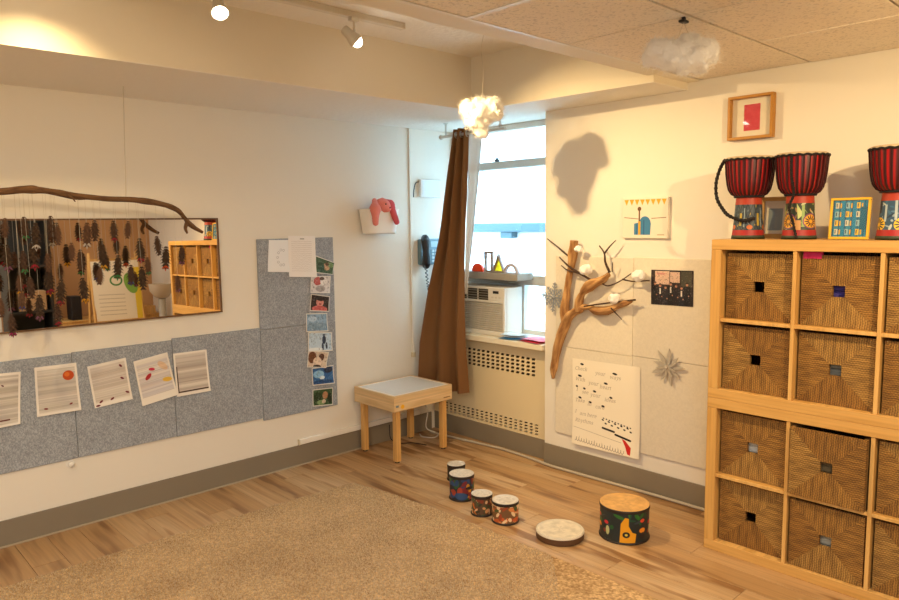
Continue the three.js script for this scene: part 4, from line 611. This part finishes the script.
  tw([[1.7, 1.47, -0.005], [1.735, 1.51, -0.008], [1.78, 1.555, 0]], 0.006, 0.003);
  tw([[1.68, 1.285, 0], [1.74, 1.275, -0.02], [1.82, 1.305, -0.02], [1.905, 1.365, 0]], 0.005, 0.003);
  tw([[1.84, 1.32, -0.015], [1.9, 1.31, -0.01], [2.01, 1.318, 0.01]], 0.005, 0.004);
  tw([[1.57, 1.135, -0.03], [1.7, 1.16, -0.035], [1.93, 1.2, -0.01]], 0.005, 0.006);
  tw([[1.755, 1.36, 0], [1.765, 1.4, -0.01], [1.77, 1.42, -0.015]], 0.004, 0.002);
  tw([[1.77, 1.14, -0.03], [1.81, 1.1, -0.02], [1.83, 1.07, 0]], 0.004, 0.002);
  [[1.517, 1.497, 0.026, 'cotton ball beside the tallest limb of the tree'], [1.573, 1.368, 0.038, 'cotton ball in the fork above the middle limb'], [1.953, 1.346, 0.04, 'large cotton ball left of the group photo'], [1.79, 1.2, 0.036, 'cotton ball on the lowest limb of the tree']].forEach(([z, y, r, l], i) => single('cotton_ball', sdfMesh((a, b, c) => Math.hypot(a, b * 1.12, c) - r + (noise3(a * 60 + i * 9, b * 60, c * 60) - 0.5) * 0.014, r * 1.5, 26), cotton, 'white ' + l, 'cotton ball', [-0.075, y, z], null, 'cotton balls on the tree'));
  // silver stars
  const star = (name, label, z, y, R, dense, mat) => {
    const o = thing(name, label, 'ornament', [-0.03, y, z]);
    const arm = dense ? (() => { const s = new THREE.Shape(); s.moveTo(0, 0); s.quadraticCurveTo(R * 0.2, R * 0.5, 0, R); s.quadraticCurveTo(-R * 0.2, R * 0.5, 0, 0); const g = new THREE.ExtrudeGeometry(s, { depth: 0.003, bevelEnabled: true, bevelSize: 0.001, bevelThickness: 0.002, bevelSegments: 1, curveSegments: 5 }); g.rotateY(-Math.PI / 2); return uvm(g); })()
      : merge([boxAB([-0.003, 0, -0.004], [0.003, R, 0.004]), ...[0.35, 0.6, 0.82].flatMap((t) => [1, -1].map((s) => { const g = box(0.004, R * (0.42 - 0.25 * t), 0.006); g.translate(0, R * (0.42 - 0.25 * t) / 2, 0); g.rotateX(s * 0.85); g.translate(0, R * t, 0); return g; })), at(new THREE.OctahedronGeometry(0.009), 0, R, 0)]);
    const n = dense ? 9 : 8; for (let i = 0; i < n; i++) { const a = part('arm', arm, mat, o); a.rotation.x = i / n * Math.PI * 2 + 0.1; a.scale.setScalar(i % 2 ? 0.84 : 1); if (dense) { const b = part('inner_petal', arm, mat, o, [-0.012, 0, 0]); b.rotation.set(i / n * Math.PI * 2 + 0.4, 0, 0); b.scale.setScalar(0.62); } }
    part('centre', at(new THREE.SphereGeometry(0.012, 12, 8), dense ? -0.016 : -0.004, 0, 0), mat, o);
  };
  star('silver_snowflake', 'lacy silver snowflake left of the driftwood trunk', 1.283, 1.17, 0.095, false, P('#a4abb4', 0.3, { metalness: 0.4 }));
  star('silver_star', 'dense grey silver star right of the chart', 2.13, 0.81, 0.112, true, P('#cdc6b8', 0.35, { metalness: 0.4 }));
  const kk = thing('paper_tag', 'small torn paper tag on the wall left of the shelf', 'tag', [-0.002, 1.33, 2.40]);
  part('paper', rbox(0.002, 0.14, 0.05, 0.0008), M('#e6dcc4', 0.85), kk, [-0.001, 0.02, 0]);
  part('pin', at(new THREE.SphereGeometry(0.008, 10, 8), -0.006, -0.005, 0.012), M('#5a4a38', 0.6), kk);
}

// ---------------------------------------------------------------- shelf units, baskets
const SX = -0.455, SZ = 2.592, SD = 0.39, OUT = 0.05, DIV = 0.017, CELL = 0.3355, UW = 2 * OUT + 4 * CELL + 3 * DIV, UH = 2 * OUT + 2 * CELL + DIV;
{
  const shelfUnit = (label, y) => {
    const o = thing('shelf_unit', label, 'shelf', [SX, y, SZ], 'stacked cube shelf units');
    part('side_panel', boxAB([0, OUT, 0], [SD, UH - OUT, OUT], 0.003), birch, o); part('side_panel', boxAB([0, OUT, UW - OUT], [SD, UH - OUT, UW], 0.003), birch, o);
    const tp = boxAB([0, 0, 0], [SD, OUT, UW], 0.003); { const uv = tp.attributes.uv; for (let i = 0; i < uv.count; i++) uv.setXY(i, uv.getY(i), uv.getX(i)); }
    part('bottom_panel', tp, birch, o); part('top_panel', tp, birch, o, [0, UH - OUT, 0]);
    for (let c = 1; c < 4; c++) part('divider', boxAB([0.004, OUT, OUT + c * CELL + (c - 1) * DIV], [SD, UH - OUT, OUT + c * (CELL + DIV)], 0.002), birch, o);
    for (let c = 0; c < 4; c++) part('shelf_board', boxAB([0.004, OUT + CELL, OUT + c * (CELL + DIV)], [SD, OUT + CELL + DIV, OUT + c * (CELL + DIV) + CELL], 0.002), birch, o);
    return o;
  };
  shelfUnit('lower birch cube shelf unit standing on the floor', 0);
  shelfUnit('upper birch cube shelf unit carrying the drums', UH);
  const S = 0.318, T = 0.016, hole = 0.026;
  const trap = (k) => { // one mitred sector of the woven front, k quarter turns
    const h = S / 2 - 0.001, s = new THREE.Shape([[-hole, hole], [hole, hole], [h, h], [-h, h]].map((p) => new THREE.Vector2(...p)));
    const g = new THREE.ExtrudeGeometry(s, { depth: T, bevelEnabled: true, bevelSize: 0.0008, bevelThickness: 0.002, bevelSegments: 1 }); const uv = g.attributes.uv, p = g.attributes.position; for (let i = 0; i < p.count; i++) uv.setXY(i, p.getX(i) + k * 0.13, p.getY(i)); g.rotateZ(k * Math.PI / 2); g.rotateY(-Math.PI / 2); g.computeVertexNormals(); return g;
  };
  const fronts = [0, 1, 2, 3].map(trap);
  const body = merge([boxAB([T, 0, -S / 2], [0.35, S, -S / 2 + T]), boxAB([T, 0, S / 2 - T], [0.35, S, S / 2]), boxAB([0.335, 0, -S / 2 + T], [0.35, S, S / 2 - T]), boxAB([T, 0, -S / 2 + T], [0.335, T, S / 2 - T])]);
  const make = (label, y, z, push, tone, turn) => {
    const o = thing('woven_basket', label, 'basket', [SX + push, y, z], 'woven baskets in the cube shelf');
    part('body', body, weaveBody, o);
    fronts.forEach((g, k) => part('woven_sector', g, weaveTones[(k + tone) % 3], o, [T, S / 2, 0]));
    o.rotation.y = turn; return o;
  };
  const rowN = ['bottom row', 'third row from the top', 'second row from the top', 'top row'], colN = ['leftmost column', 'second column', 'third column', 'rightmost column'];
  const push = [[0.045, 0.02, 0.03, 0.03], [0.04, -0.012, 0.03, 0.03], [0.035, 0.045, 0.03, 0.03], [0.05, 0.045, 0.03, 0.03]];
  for (let r = 0; r < 4; r++) for (let c = 0; c < 4; c++) {
    const y = (r >= 2 ? UH : 0) + OUT + (r % 2) * (CELL + DIV) + 0.0008, z = SZ + OUT + c * (CELL + DIV) + CELL / 2;
    make(`woven seagrass basket in the ${rowN[r]}, ${colN[c]} of the cube shelf`, y, z, push[r][c], (r + c) % 3, 0);
  }
  for (const [r, c, col, what] of [[3, 1, '#4a3f8c', 'violet folded cloth'], [2, 1, '#8a8a80', 'grey folded cloth'], [1, 0, '#ece6d8', 'white folded cloth'], [1, 1, '#7a6848', 'taupe folded cloth'], [0, 1, '#c4bca8', 'pale folded cloth']]) {
    const y = (r >= 2 ? UH : 0) + OUT + (r % 2) * (CELL + DIV) + 0.0008, z = SZ + OUT + c * (CELL + DIV) + CELL / 2, o = thing('folded_cloth', `${what} inside a basket, ${rowN[r]}, ${colN[c]}`, 'cloth', [SX + push[r][c] + 0.03, y + 0.0168, z], 'cloths inside the baskets');
    for (let i = 0; i < 5; i++) part('fold', rbox(0.2, 0.034, 0.24, 0.012, 2), M(col, 0.9), o, [0.105 + (i % 2) * 0.004, 0.018 + i * 0.035, 0], [0, (i % 2 - 0.5) * 0.03, 0]);
  }
  // cloth peeking over one basket
  const cl = new THREE.PlaneGeometry(0.08, 0.03, 12, 6); { const p = cl.attributes.position; for (let i = 0; i < p.count; i++) p.setZ(i, 0.008 * noise3(p.getX(i) * 40, p.getY(i) * 40, 2)); cl.rotateY(-Math.PI / 2); cl.computeVertexNormals(); }
  single('pink_cloth', mergeGeometries([cl, cl.clone().rotateY(0.3).translate(0.01, 0.004, 0)]), M('#c8265e', 0.8), 'bright pink cloth peeking over a top row basket', 'cloth', [SX + 0.042, UH * 2 - OUT - 0.018, SZ + OUT + CELL + DIV + 0.055]);
}

// ---------------------------------------------------------------- djembes and frames on the shelf top, wall frame
{
  const TOP = UH * 2;
  const redT = tex(256, 64, (u) => { const s = 0.5 + 0.5 * Math.sin(u * Math.PI * 2 * 28), n = hash(Math.floor(u * 28), 1, 9); return mixc([58, 6, 8], [176, 20, 24], Math.max(0, Math.min(1, s * (0.6 + 0.5 * n)))); });
  const redM = P('#ffffff', 0.4, { map: redT });
  const decor = (bg, paint) => { const t = canvasTex(512, 160, (g, w, h) => { g.fillStyle = bg; g.fillRect(0, 0, w, h); paint(g, w, h); }); t.wrapS = THREE.RepeatWrapping; return M('#ffffff', 0.5, { map: t }); };
  const busy = (g, w, h, cols, n) => { for (let i = 0; i < n; i++) { g.globalAlpha = 0.75; g.fillStyle = cols[Math.floor(rnd() * cols.length)]; g.save(); g.translate(rnd() * w, rnd() * h); g.rotate(rnd() * 3); g.beginPath(); g.ellipse(0, 0, rr(6, 22), rr(2, 7), 0, 0, 7); g.fill(); g.restore(); } g.globalAlpha = 1; };
  const flower = (g, x, y, r, c, c2) => { g.fillStyle = c; g.beginPath(); g.arc(x, y, r, 0, 7); g.fill(); g.fillStyle = c2; for (let i = 0; i < 12; i++) { g.save(); g.translate(x, y); g.rotate(i / 12 * 6.283); g.beginPath(); g.ellipse(r * 0.6, 0, r * 0.34, r * 0.09, 0, 0, 7); g.fill(); g.restore(); } };
  const decA = decor('#3c4a54', (g, w, h) => { busy(g, w, h, ['#5a6a74', '#28323a', '#7c8a90', '#1c242c', '#a58a3a'], 90); g.strokeStyle = '#1c242c'; g.lineWidth = 5; for (let i = 0; i < 16; i++) { g.beginPath(); g.moveTo(i * 32, 0); g.lineTo(i * 32 + 60, h); g.moveTo(i * 32 + 60, 0); g.lineTo(i * 32, h); g.stroke(); } for (let i = 0; i < 5; i++) { g.fillStyle = '#b59a3a'; g.fillRect(i * 102 + 60, 50, 14, 80); g.fillStyle = '#c9651f'; g.beginPath(); g.arc(i * 102 + 18, 140, 16, 0, 7); g.fill(); g.fillStyle = '#8fa0a8'; g.fillRect(i * 102 + 86, 20, 6, 120); } });
  const decB = decor('#2f3a2c', (g, w, h) => { busy(g, w, h, ['#b9c27a', '#8aa35a', '#1f2a22', '#c9975a', '#e0d8a8'], 90); for (let i = 0; i < 4; i++) { const o = i * 128; g.fillStyle = '#b9c27a'; g.beginPath(); g.moveTo(o + 10, 0); g.lineTo(o + 50, 60); g.lineTo(o + 20, 90); g.fill(); g.fillStyle = '#8aa35a'; g.fillRect(o + 40, 10, 16, 130); g.fillStyle = '#c9975a'; g.fillRect(o + 2, 96, 34, 64); flower(g, o + 94, 104, 42, '#e0a32a', '#2a1426'); g.strokeStyle = '#7a3a6a'; g.lineWidth = 6; g.beginPath(); g.arc(o + 94, 104, 46, 0, 7); g.stroke(); } });
  const decC = decor('#2f4f6a', (g, w, h) => { busy(g, w, h, ['#a8b7bc', '#1c2c40', '#5a86a0', '#e6e0c8', '#3a6a8a'], 90); for (let i = 0; i < 4; i++) { const o = i * 128; g.fillStyle = '#a8b7bc'; g.fillRect(o + 8, 0, 12, 100); g.fillRect(o + 86, 20, 12, 90); g.fillStyle = '#1c2c40'; g.fillRect(o + 40, 0, 20, 60); flower(g, o + 50, 128, 44, '#e6b82c', '#22303a'); } });
  const ropeM = M('#181214', 0.8), orange = M('#a8341a', 0.5), redB = M('#a01f20', 0.5), greenB = M('#35402c', 0.6), hide = M('#c9b595', 0.8);
  const proto = (dec, label, x, z, R, strap) => {
    const s = R / 0.118, o = thing('djembe', label, 'drum', [x, TOP, z], 'djembes on the shelf');
    const H = 0.402, bowl = [[0.062, 0.208], [0.078, 0.215], [0.096, 0.238], [0.106, 0.28], [0.112, 0.33], [0.116, 0.385]].map(([r, y]) => [r * s, y]);
    part('bowl', lathe(bowl, 56), redM, o);
    part('waist_band', lathe([[0.0645, 0.168], [0.0625, 0.185], [0.062, 0.21]].map(([r, y]) => [r * s, y]), 48), orange, o);
    part('stem', lathe([[0.0745, 0.044], [0.068, 0.1], [0.0645, 0.168]].map(([r, y]) => [r * s, y]), 48), dec, o);
    part('lower_band', lathe([[0.0775, 0.018], [0.0745, 0.044]].map(([r, y]) => [r * s, y]), 48), redB, o);
    part('foot', lathe([[0, 0.0005], [0.08, 0.0005], [0.08, 0.012], [0.0775, 0.018]].map(([r, y]) => [r * s, y]), 48), greenB, o);
    part('head', lathe([[0, 0.4], [0.11, 0.4], [0.117, 0.396], [0.118, 0.385]].map(([r, y]) => [r * s, y]), 48), hide, o);
    const ring = []; for (let i = 0; i <= 160; i++) { const a = i / 160 * Math.PI * 2; ring.push(V(0.12 * s * Math.cos(a), 0.386 + 0.0022 * Math.sin(i / 160 * Math.PI * 2 * 20), 0.12 * s * Math.sin(a))); }
    part('rope_ring', new THREE.TubeGeometry(new THREE.CatmullRomCurve3(ring, true), 200, 0.0055, 6, true), ropeM, o);
    part('lower_rope_ring', at(new THREE.TorusGeometry(0.068 * s, 0.006, 6, 40).rotateX(Math.PI / 2), 0, 0.207, 0), ropeM, o);
    const ropes = []; for (let i = 0; i < 28; i++) { const a = i / 28 * Math.PI * 2; ropes.push(new THREE.TubeGeometry(new THREE.CatmullRomCurve3(bowl.map(([r, y]) => V((r + 0.003) * Math.cos(a), y, (r + 0.003) * Math.sin(a)))), 8, 0.0028, 5)); }
    const rp = part('tension_ropes', merge(ropes), M('#3a0c10', 0.8), o); rp.userData.kind = 'stuff';
    if (strap) part('strap', strap, ropeM, o);
    return o;
  };
  const braid = (pts, r) => { const c = new THREE.CatmullRomCurve3(pts.map((p) => V(...p))), l = []; for (let i = 0; i < 46; i++) { const q = c.getPoint(i / 45), g = new THREE.IcosahedronGeometry(r * (i % 2 ? 1.0 : 0.8), 0); g.translate(q.x, q.y, q.z); l.push(g); } return merge([...l, wire(pts, r * 0.55, 50, 6)]); };
  proto(decA, 'djembe with a braided loop handle and grey blue painted stem', -0.275, 2.69, 0.1135, braid([[-0.05, 0.39, -0.105], [-0.05, 0.35, -0.128], [-0.06, 0.28, -0.142], [-0.07, 0.2, -0.13], [-0.07, 0.15, -0.1], [-0.085, 0.115, -0.06], [-0.085, 0.09, 0.02], [-0.08, 0.1, 0.06]], 0.011));
  proto(decB, 'djembe with a yellow flower on its stem beside the loop handled one', -0.275, 2.934, 0.1125, braid([[-0.12, 0.385, 0], [-0.115, 0.3, 0], [-0.08, 0.21, 0.0], [-0.075, 0.15, -0.02], [-0.078, 0.08, 0.0], [-0.085, 0.01, 0.02]], 0.008));
  proto(decC, 'djembe at the right edge with a blue painted stem and yellow fan', -0.275, 3.338, 0.118, null);
  const frame = (name, label, cat, w, h, fw, d, fm, back, print, pm) => {
    const o = thing(name, label, cat);
    part('frame', merge([boxAB([-d, 0, -w / 2], [0, fw, w / 2], 0.002), boxAB([-d, h - fw, -w / 2], [0, h, w / 2], 0.002), boxAB([-d, fw, -w / 2], [0, h - fw, -w / 2 + fw], 0.002), boxAB([-d, fw, w / 2 - fw], [0, h - fw, w / 2], 0.002)]), fm, o);
    part('mount', boxAB([-0.008, fw, -w / 2 + fw], [0, h - fw, w / 2 - fw]), back, o);
    if (print) { const g = new THREE.PlaneGeometry(print[0], print[1]); g.rotateY(-Math.PI / 2); g.translate(-0.0092, h / 2 + (print[2] || 0), 0); part('print', g, pm, o); }
    part('glass', boxAB([-0.014, fw, -w / 2 + fw], [-0.012, h - fw, w / 2 - fw]), P('#ffffff', 0.03, { transmission: 1, thickness: 0 }), o);
    return o;
  };
  const gold = M('#b57d28', 0.45), lines = canvasTex(128, 192, (g, w, h) => { g.fillStyle = '#c8364a'; g.fillRect(0, 0, w, h); for (let i = 0; i < 500; i++) { g.fillStyle = ['#e0687a', '#b02a3c', '#d84a5e'][i % 3]; g.fillRect(rnd() * w, rnd() * h, 9, 2); } });
  const f1 = frame('wall_frame', 'wooden box frame with a pink print hanging above the djembes', 'picture frame', 0.238, 0.226, 0.014, 0.04, gold, M('#e6ddc8', 0.8), [0.085, 0.135], M('#ffffff', 0.8, { map: lines }));
  f1.position.set(-0.001, 2.092, 2.575);
  const f2 = frame('photo_frame', 'pale photo frame half hidden between the two left djembes', 'picture frame', 0.15, 0.205, 0.02, 0.018, M('#c89a52', 0.5), M('#e6dcc4', 0.8), [0.07, 0.11, -0.01], M('#8e9a9c', 0.3));
  f2.position.set(-0.135, TOP + 0.001, 2.765); f2.rotation.z = -0.1;
  const bt = canvasTex(192, 224, (g, w, h) => { g.fillStyle = '#1f7fa6'; g.fillRect(0, 0, w, h); g.fillStyle = '#155a80'; for (let i = 0; i < 6; i++) g.fillRect(i * 34, 0, 8, h); for (let r = 0; r < 4; r++) for (let c = 0; c < 3; c++) { g.fillStyle = ['#c8c4ae', '#8fb0b8', '#e0b63a'][(r + c) % 3]; g.fillRect(14 + c * 58, 14 + r * 54, 20, 36); g.fillStyle = '#d9a82a'; g.fillRect(40 + c * 58, 18 + r * 54, 8, 30); g.fillStyle = '#27425a'; g.fillRect(18 + c * 58, 20 + r * 54, 5, 22); } g.fillStyle = '#16607f'; g.fillRect(150, 40, 42, 140); });
  const f3 = frame('photo_frame', 'yellow framed blue city print standing on the shelf top', 'picture frame', 0.165, 0.185, 0.011, 0.016, M('#dcb02e', 0.45), M('#1f7fa6', 0.8), [0.143, 0.163], M('#ffffff', 0.7, { map: bt }));
  f3.position.set(-0.3, TOP + 0.001, 3.158); f3.rotation.z = -0.1;
}

// ---------------------------------------------------------------- clouds
{
  const puffs = (list, half, res, sd) => sdfMesh((x, y, z) => { let d = 9; for (const [a, b, c, r] of list) d = smin(d, Math.hypot(x - a, y - b, z - c) - r, 0.03); return d + (noise3(x * 26 + sd, y * 26, z * 26) - 0.5) * 0.042 + (noise3(x * 80, y * 80 + sd, z * 80) - 0.5) * 0.008; }, half, res);
  const wisps = (geo, n, len, sd) => { const l = [], p = geo.attributes.position, nn = geo.attributes.normal; for (let i = 0; i < n; i++) { const k = Math.floor(rnd() * p.count), d = V(nn.getX(k) + rr(-1.1, 1.1), nn.getY(k) + rr(-1.1, 1.1), nn.getZ(k) + rr(-1.1, 1.1)).normalize(), L = rr(0.4, 1) * len, w = 0.0007; const a = V(p.getX(k), p.getY(k), p.getZ(k)).addScaledVector(d, -0.006), b = a.clone().addScaledVector(d, L * 0.55).add(V(rr(-1, 1), rr(-1, 1), rr(-1, 1)).multiplyScalar(L * 0.18)), c = a.clone().addScaledVector(d, L); const s = V(rr(-1, 1), rr(-1, 1), rr(-1, 1)).cross(d).normalize().multiplyScalar(w); l.push(a.x - s.x, a.y - s.y, a.z - s.z, a.x + s.x, a.y + s.y, a.z + s.z, b.x, b.y, b.z, b.x - s.x * 0.8, b.y - s.y * 0.8, b.z - s.z * 0.8, b.x + s.x * 0.8, b.y + s.y * 0.8, b.z + s.z * 0.8, c.x, c.y, c.z); } const g = new THREE.BufferGeometry(); g.setAttribute('position', new THREE.Float32BufferAttribute(l, 3)); g.computeVertexNormals(); return uvm(g); };
  const c1 = thing('cotton_cloud', 'ragged cotton cloud hanging before the window', 'cloud', [-0.79, 2.29, 1.352], 'hanging cotton clouds');
  part('fluff', puffs([[0, 0.01, 0, 0.07], [-0.04, 0.03, -0.045, 0.045], [0.04, 0.04, 0.05, 0.05], [0.045, 0.0, 0.055, 0.045], [0.0, -0.06, 0.0, 0.048], [0.005, -0.1, 0.0, 0.03], [-0.055, 0.045, -0.06, 0.032], [0.06, 0.07, 0.06, 0.02], [-0.03, -0.03, -0.02, 0.05]], 0.2, 64, 1), cotton, c1);
  part('wisps', wisps(c1.children[0].geometry, 5000, 0.045), cotton, c1).userData.kind = 'stuff';
  part('thread', wire([[0.0, 0.05, 0], [0.01, 0.25, 0.01], [0.004, 0.36, 0.0], [0.014, 0.445, 0.013]], 0.0012, 16, 5), stringMat, c1);
  const c2 = thing('cotton_cloud', 'flat cotton cloud hanging under the tile ceiling', 'cloud', [-1.212, 2.3, 2.832], 'hanging cotton clouds');
  part('fluff', puffs([[-0.05, 0, -0.05, 0.052], [0, 0.005, 0, 0.058], [0.05, 0, 0.05, 0.05], [-0.08, 0, -0.078, 0.034], [0.075, -0.005, 0.07, 0.036], [0.015, 0.035, 0.015, 0.035], [0.03, -0.015, 0.02, 0.05]], 0.19, 60, 5), cotton, c2);
  part('wisps', wisps(c2.children[0].geometry, 5000, 0.045), cotton, c2).userData.kind = 'stuff';
  part('thread', merge([wire([[-0.02, 0.04, -0.02], [0, 0.12, 0]], 0.001, 6, 5), wire([[0.025, 0.04, 0.025], [0, 0.12, 0]], 0.001, 6, 5)]), stringMat, c2);
  part('ceiling_clip', merge([boxAB([-0.02, 0.118, -0.012], [0.02, 0.128, 0.012], 0.003), boxAB([-0.006, 0.128, -0.006], [0.006, 0.1395, 0.006])]), black, c2);
}

// ---------------------------------------------------------------- the far side of the room, seen in the mirror
{
  const dk = M('#24231f', 0.5);
  const c = thing('dark_bookcase', 'tall dark bookcase against the tan wall, seen in the mirror', 'bookcase', [-1.6, 0, 5.62]);
  part('side', boxAB([-0.24, 0, -0.2], [-0.21, 2.1, 0.2]), dk, c); part('side', boxAB([0.21, 0, -0.2], [0.24, 2.1, 0.2]), dk, c); part('back', boxAB([-0.21, 0, 0.18], [0.21, 2.1, 0.2]), M('#30312e', 0.6), c);
  for (const y of [0.02, 0.45, 0.75, 1.3, 2.07]) part('shelf_board', boxAB([-0.21, y, -0.19], [0.21, y + 0.025, 0.18]), dk, c);
  single('storage_box', boxAB([-0.15, 0, -0.12], [0.15, 0.24, 0.12], 0.01), M('#a5835a', 0.7), 'tan box on the dark bookcase, seen in the mirror', 'box', [-1.58, 0.776, 5.58]);
  single('speaker_box', merge([boxAB([-0.06, 0.0, -0.1], [0.06, 0.3, 0.1], 0.008), at(cyl(0.04, 0.04, 0.01, 24).rotateX(Math.PI / 2), 0, 0.09, -0.102)]), black, 'black speaker box on the low cabinet, seen in the mirror', 'speaker', [-1.12, 0.621, 5.5]);
  const lc = thing('low_cabinet', 'low wooden cabinet against the tan wall, seen in the mirror', 'cabinet', [-0.7, 0, 5.6]);
  part('body', boxAB([-0.6, 0.06, -0.24], [0.62, 0.6, 0.24], 0.004), birch, lc); part('top', boxAB([-0.62, 0.6, -0.25], [0.64, 0.62, 0.25], 0.004), birch, lc); for (let i = 0; i < 3; i++) part('door', boxAB([-0.59 + i * 0.405, 0.08, -0.255], [-0.2 + i * 0.405, 0.585, -0.24], 0.003), birch, lc); part('plinth', boxAB([-0.56, 0, -0.2], [0.58, 0.06, 0.22]), dk, lc);
  const e = thing('easel', 'painting easel with a large sheet, seen in the mirror', 'easel', [-0.72, 0, 5.1]);
  const paint = canvasTex(256, 330, (g, w, h) => { g.fillStyle = '#efe6cf'; g.fillRect(0, 0, w, h); g.fillStyle = '#e8c93a'; g.fillRect(0, 40, 34, h); g.fillStyle = '#7fae4a'; g.beginPath(); g.ellipse(52, 130, 34, 60, 0.3, 0, 7); g.fill(); g.strokeStyle = '#4f8a46'; g.lineWidth = 9; g.beginPath(); g.ellipse(130, 110, 30, 26, 0, 0, 7); g.stroke(); g.strokeStyle = '#b9ad90'; g.lineWidth = 3; for (let i = 0; i < 6; i++) { g.beginPath(); g.moveTo(90, 190 + i * 22); g.lineTo(230, 186 + i * 22); g.stroke(); } });
  const bd = part('board', boxAB([-0.3, -0.4, 0], [0.3, 0.4, 0.02]), birch, e, [0, 0.98, 0], [0.12, 0, 0]);
  { const g = new THREE.PlaneGeometry(0.57, 0.74); g.rotateY(Math.PI); part('sheet', g, M('#ffffff', 0.85, { map: paint }), bd, [0, 0, -0.002]); }
  for (const s of [-1, 1]) { part('leg', limb([[s * 0.28, 1.45, 0.1], [s * 0.3, 0.0, -0.14]], [0.018, 0.018], 8, 4), birch, e); part('leg', limb([[s * 0.28, 1.45, 0.1], [s * 0.3, 0.0, 0.22]], [0.018, 0.018], 8, 4), birch, e); }
  part('tray', boxAB([-0.3, 0.53, -0.14], [0.3, 0.55, -0.02]), birch, e);
  const p = thing('pedestal_bowl', 'grey pedestal with a wide bowl, seen in the mirror beside the easel', 'pedestal', [-0.27, 0, 4.85]);
  part('column', lathe([[0.09, 0], [0.09, 0.02], [0.045, 0.05], [0.045, 0.85]], 24), M('#a8a49a', 0.5), p);
  part('bowl', lathe([[0.02, 0.85], [0.08, 0.87], [0.14, 0.95], [0.15, 1.04], [0.145, 1.04], [0.12, 0.95], [0, 0.9]], 32), M('#b9ab98', 0.5), p);
  const cr = thing('wooden_crate', 'small open wooden crate on the low cabinet, seen in the mirror', 'crate', [-0.28, 0.621, 5.5]);
  part('side', boxAB([-0.13, 0, -0.1], [0.13, 0.1, -0.088]), birch, cr); part('side', boxAB([-0.13, 0, 0.088], [0.13, 0.1, 0.1]), birch, cr); part('side', boxAB([-0.13, 0, -0.088], [-0.118, 0.1, 0.088]), birch, cr); part('side', boxAB([0.118, 0, -0.088], [0.13, 0.1, 0.088]), birch, cr); part('bottom', boxAB([-0.118, 0, -0.088], [0.118, 0.01, 0.088]), birch, cr);
}

scene.traverse((o) => { if (o.isMesh) { o.castShadow = true; o.receiveShadow = true; } });
renderer.render(scene, camera);
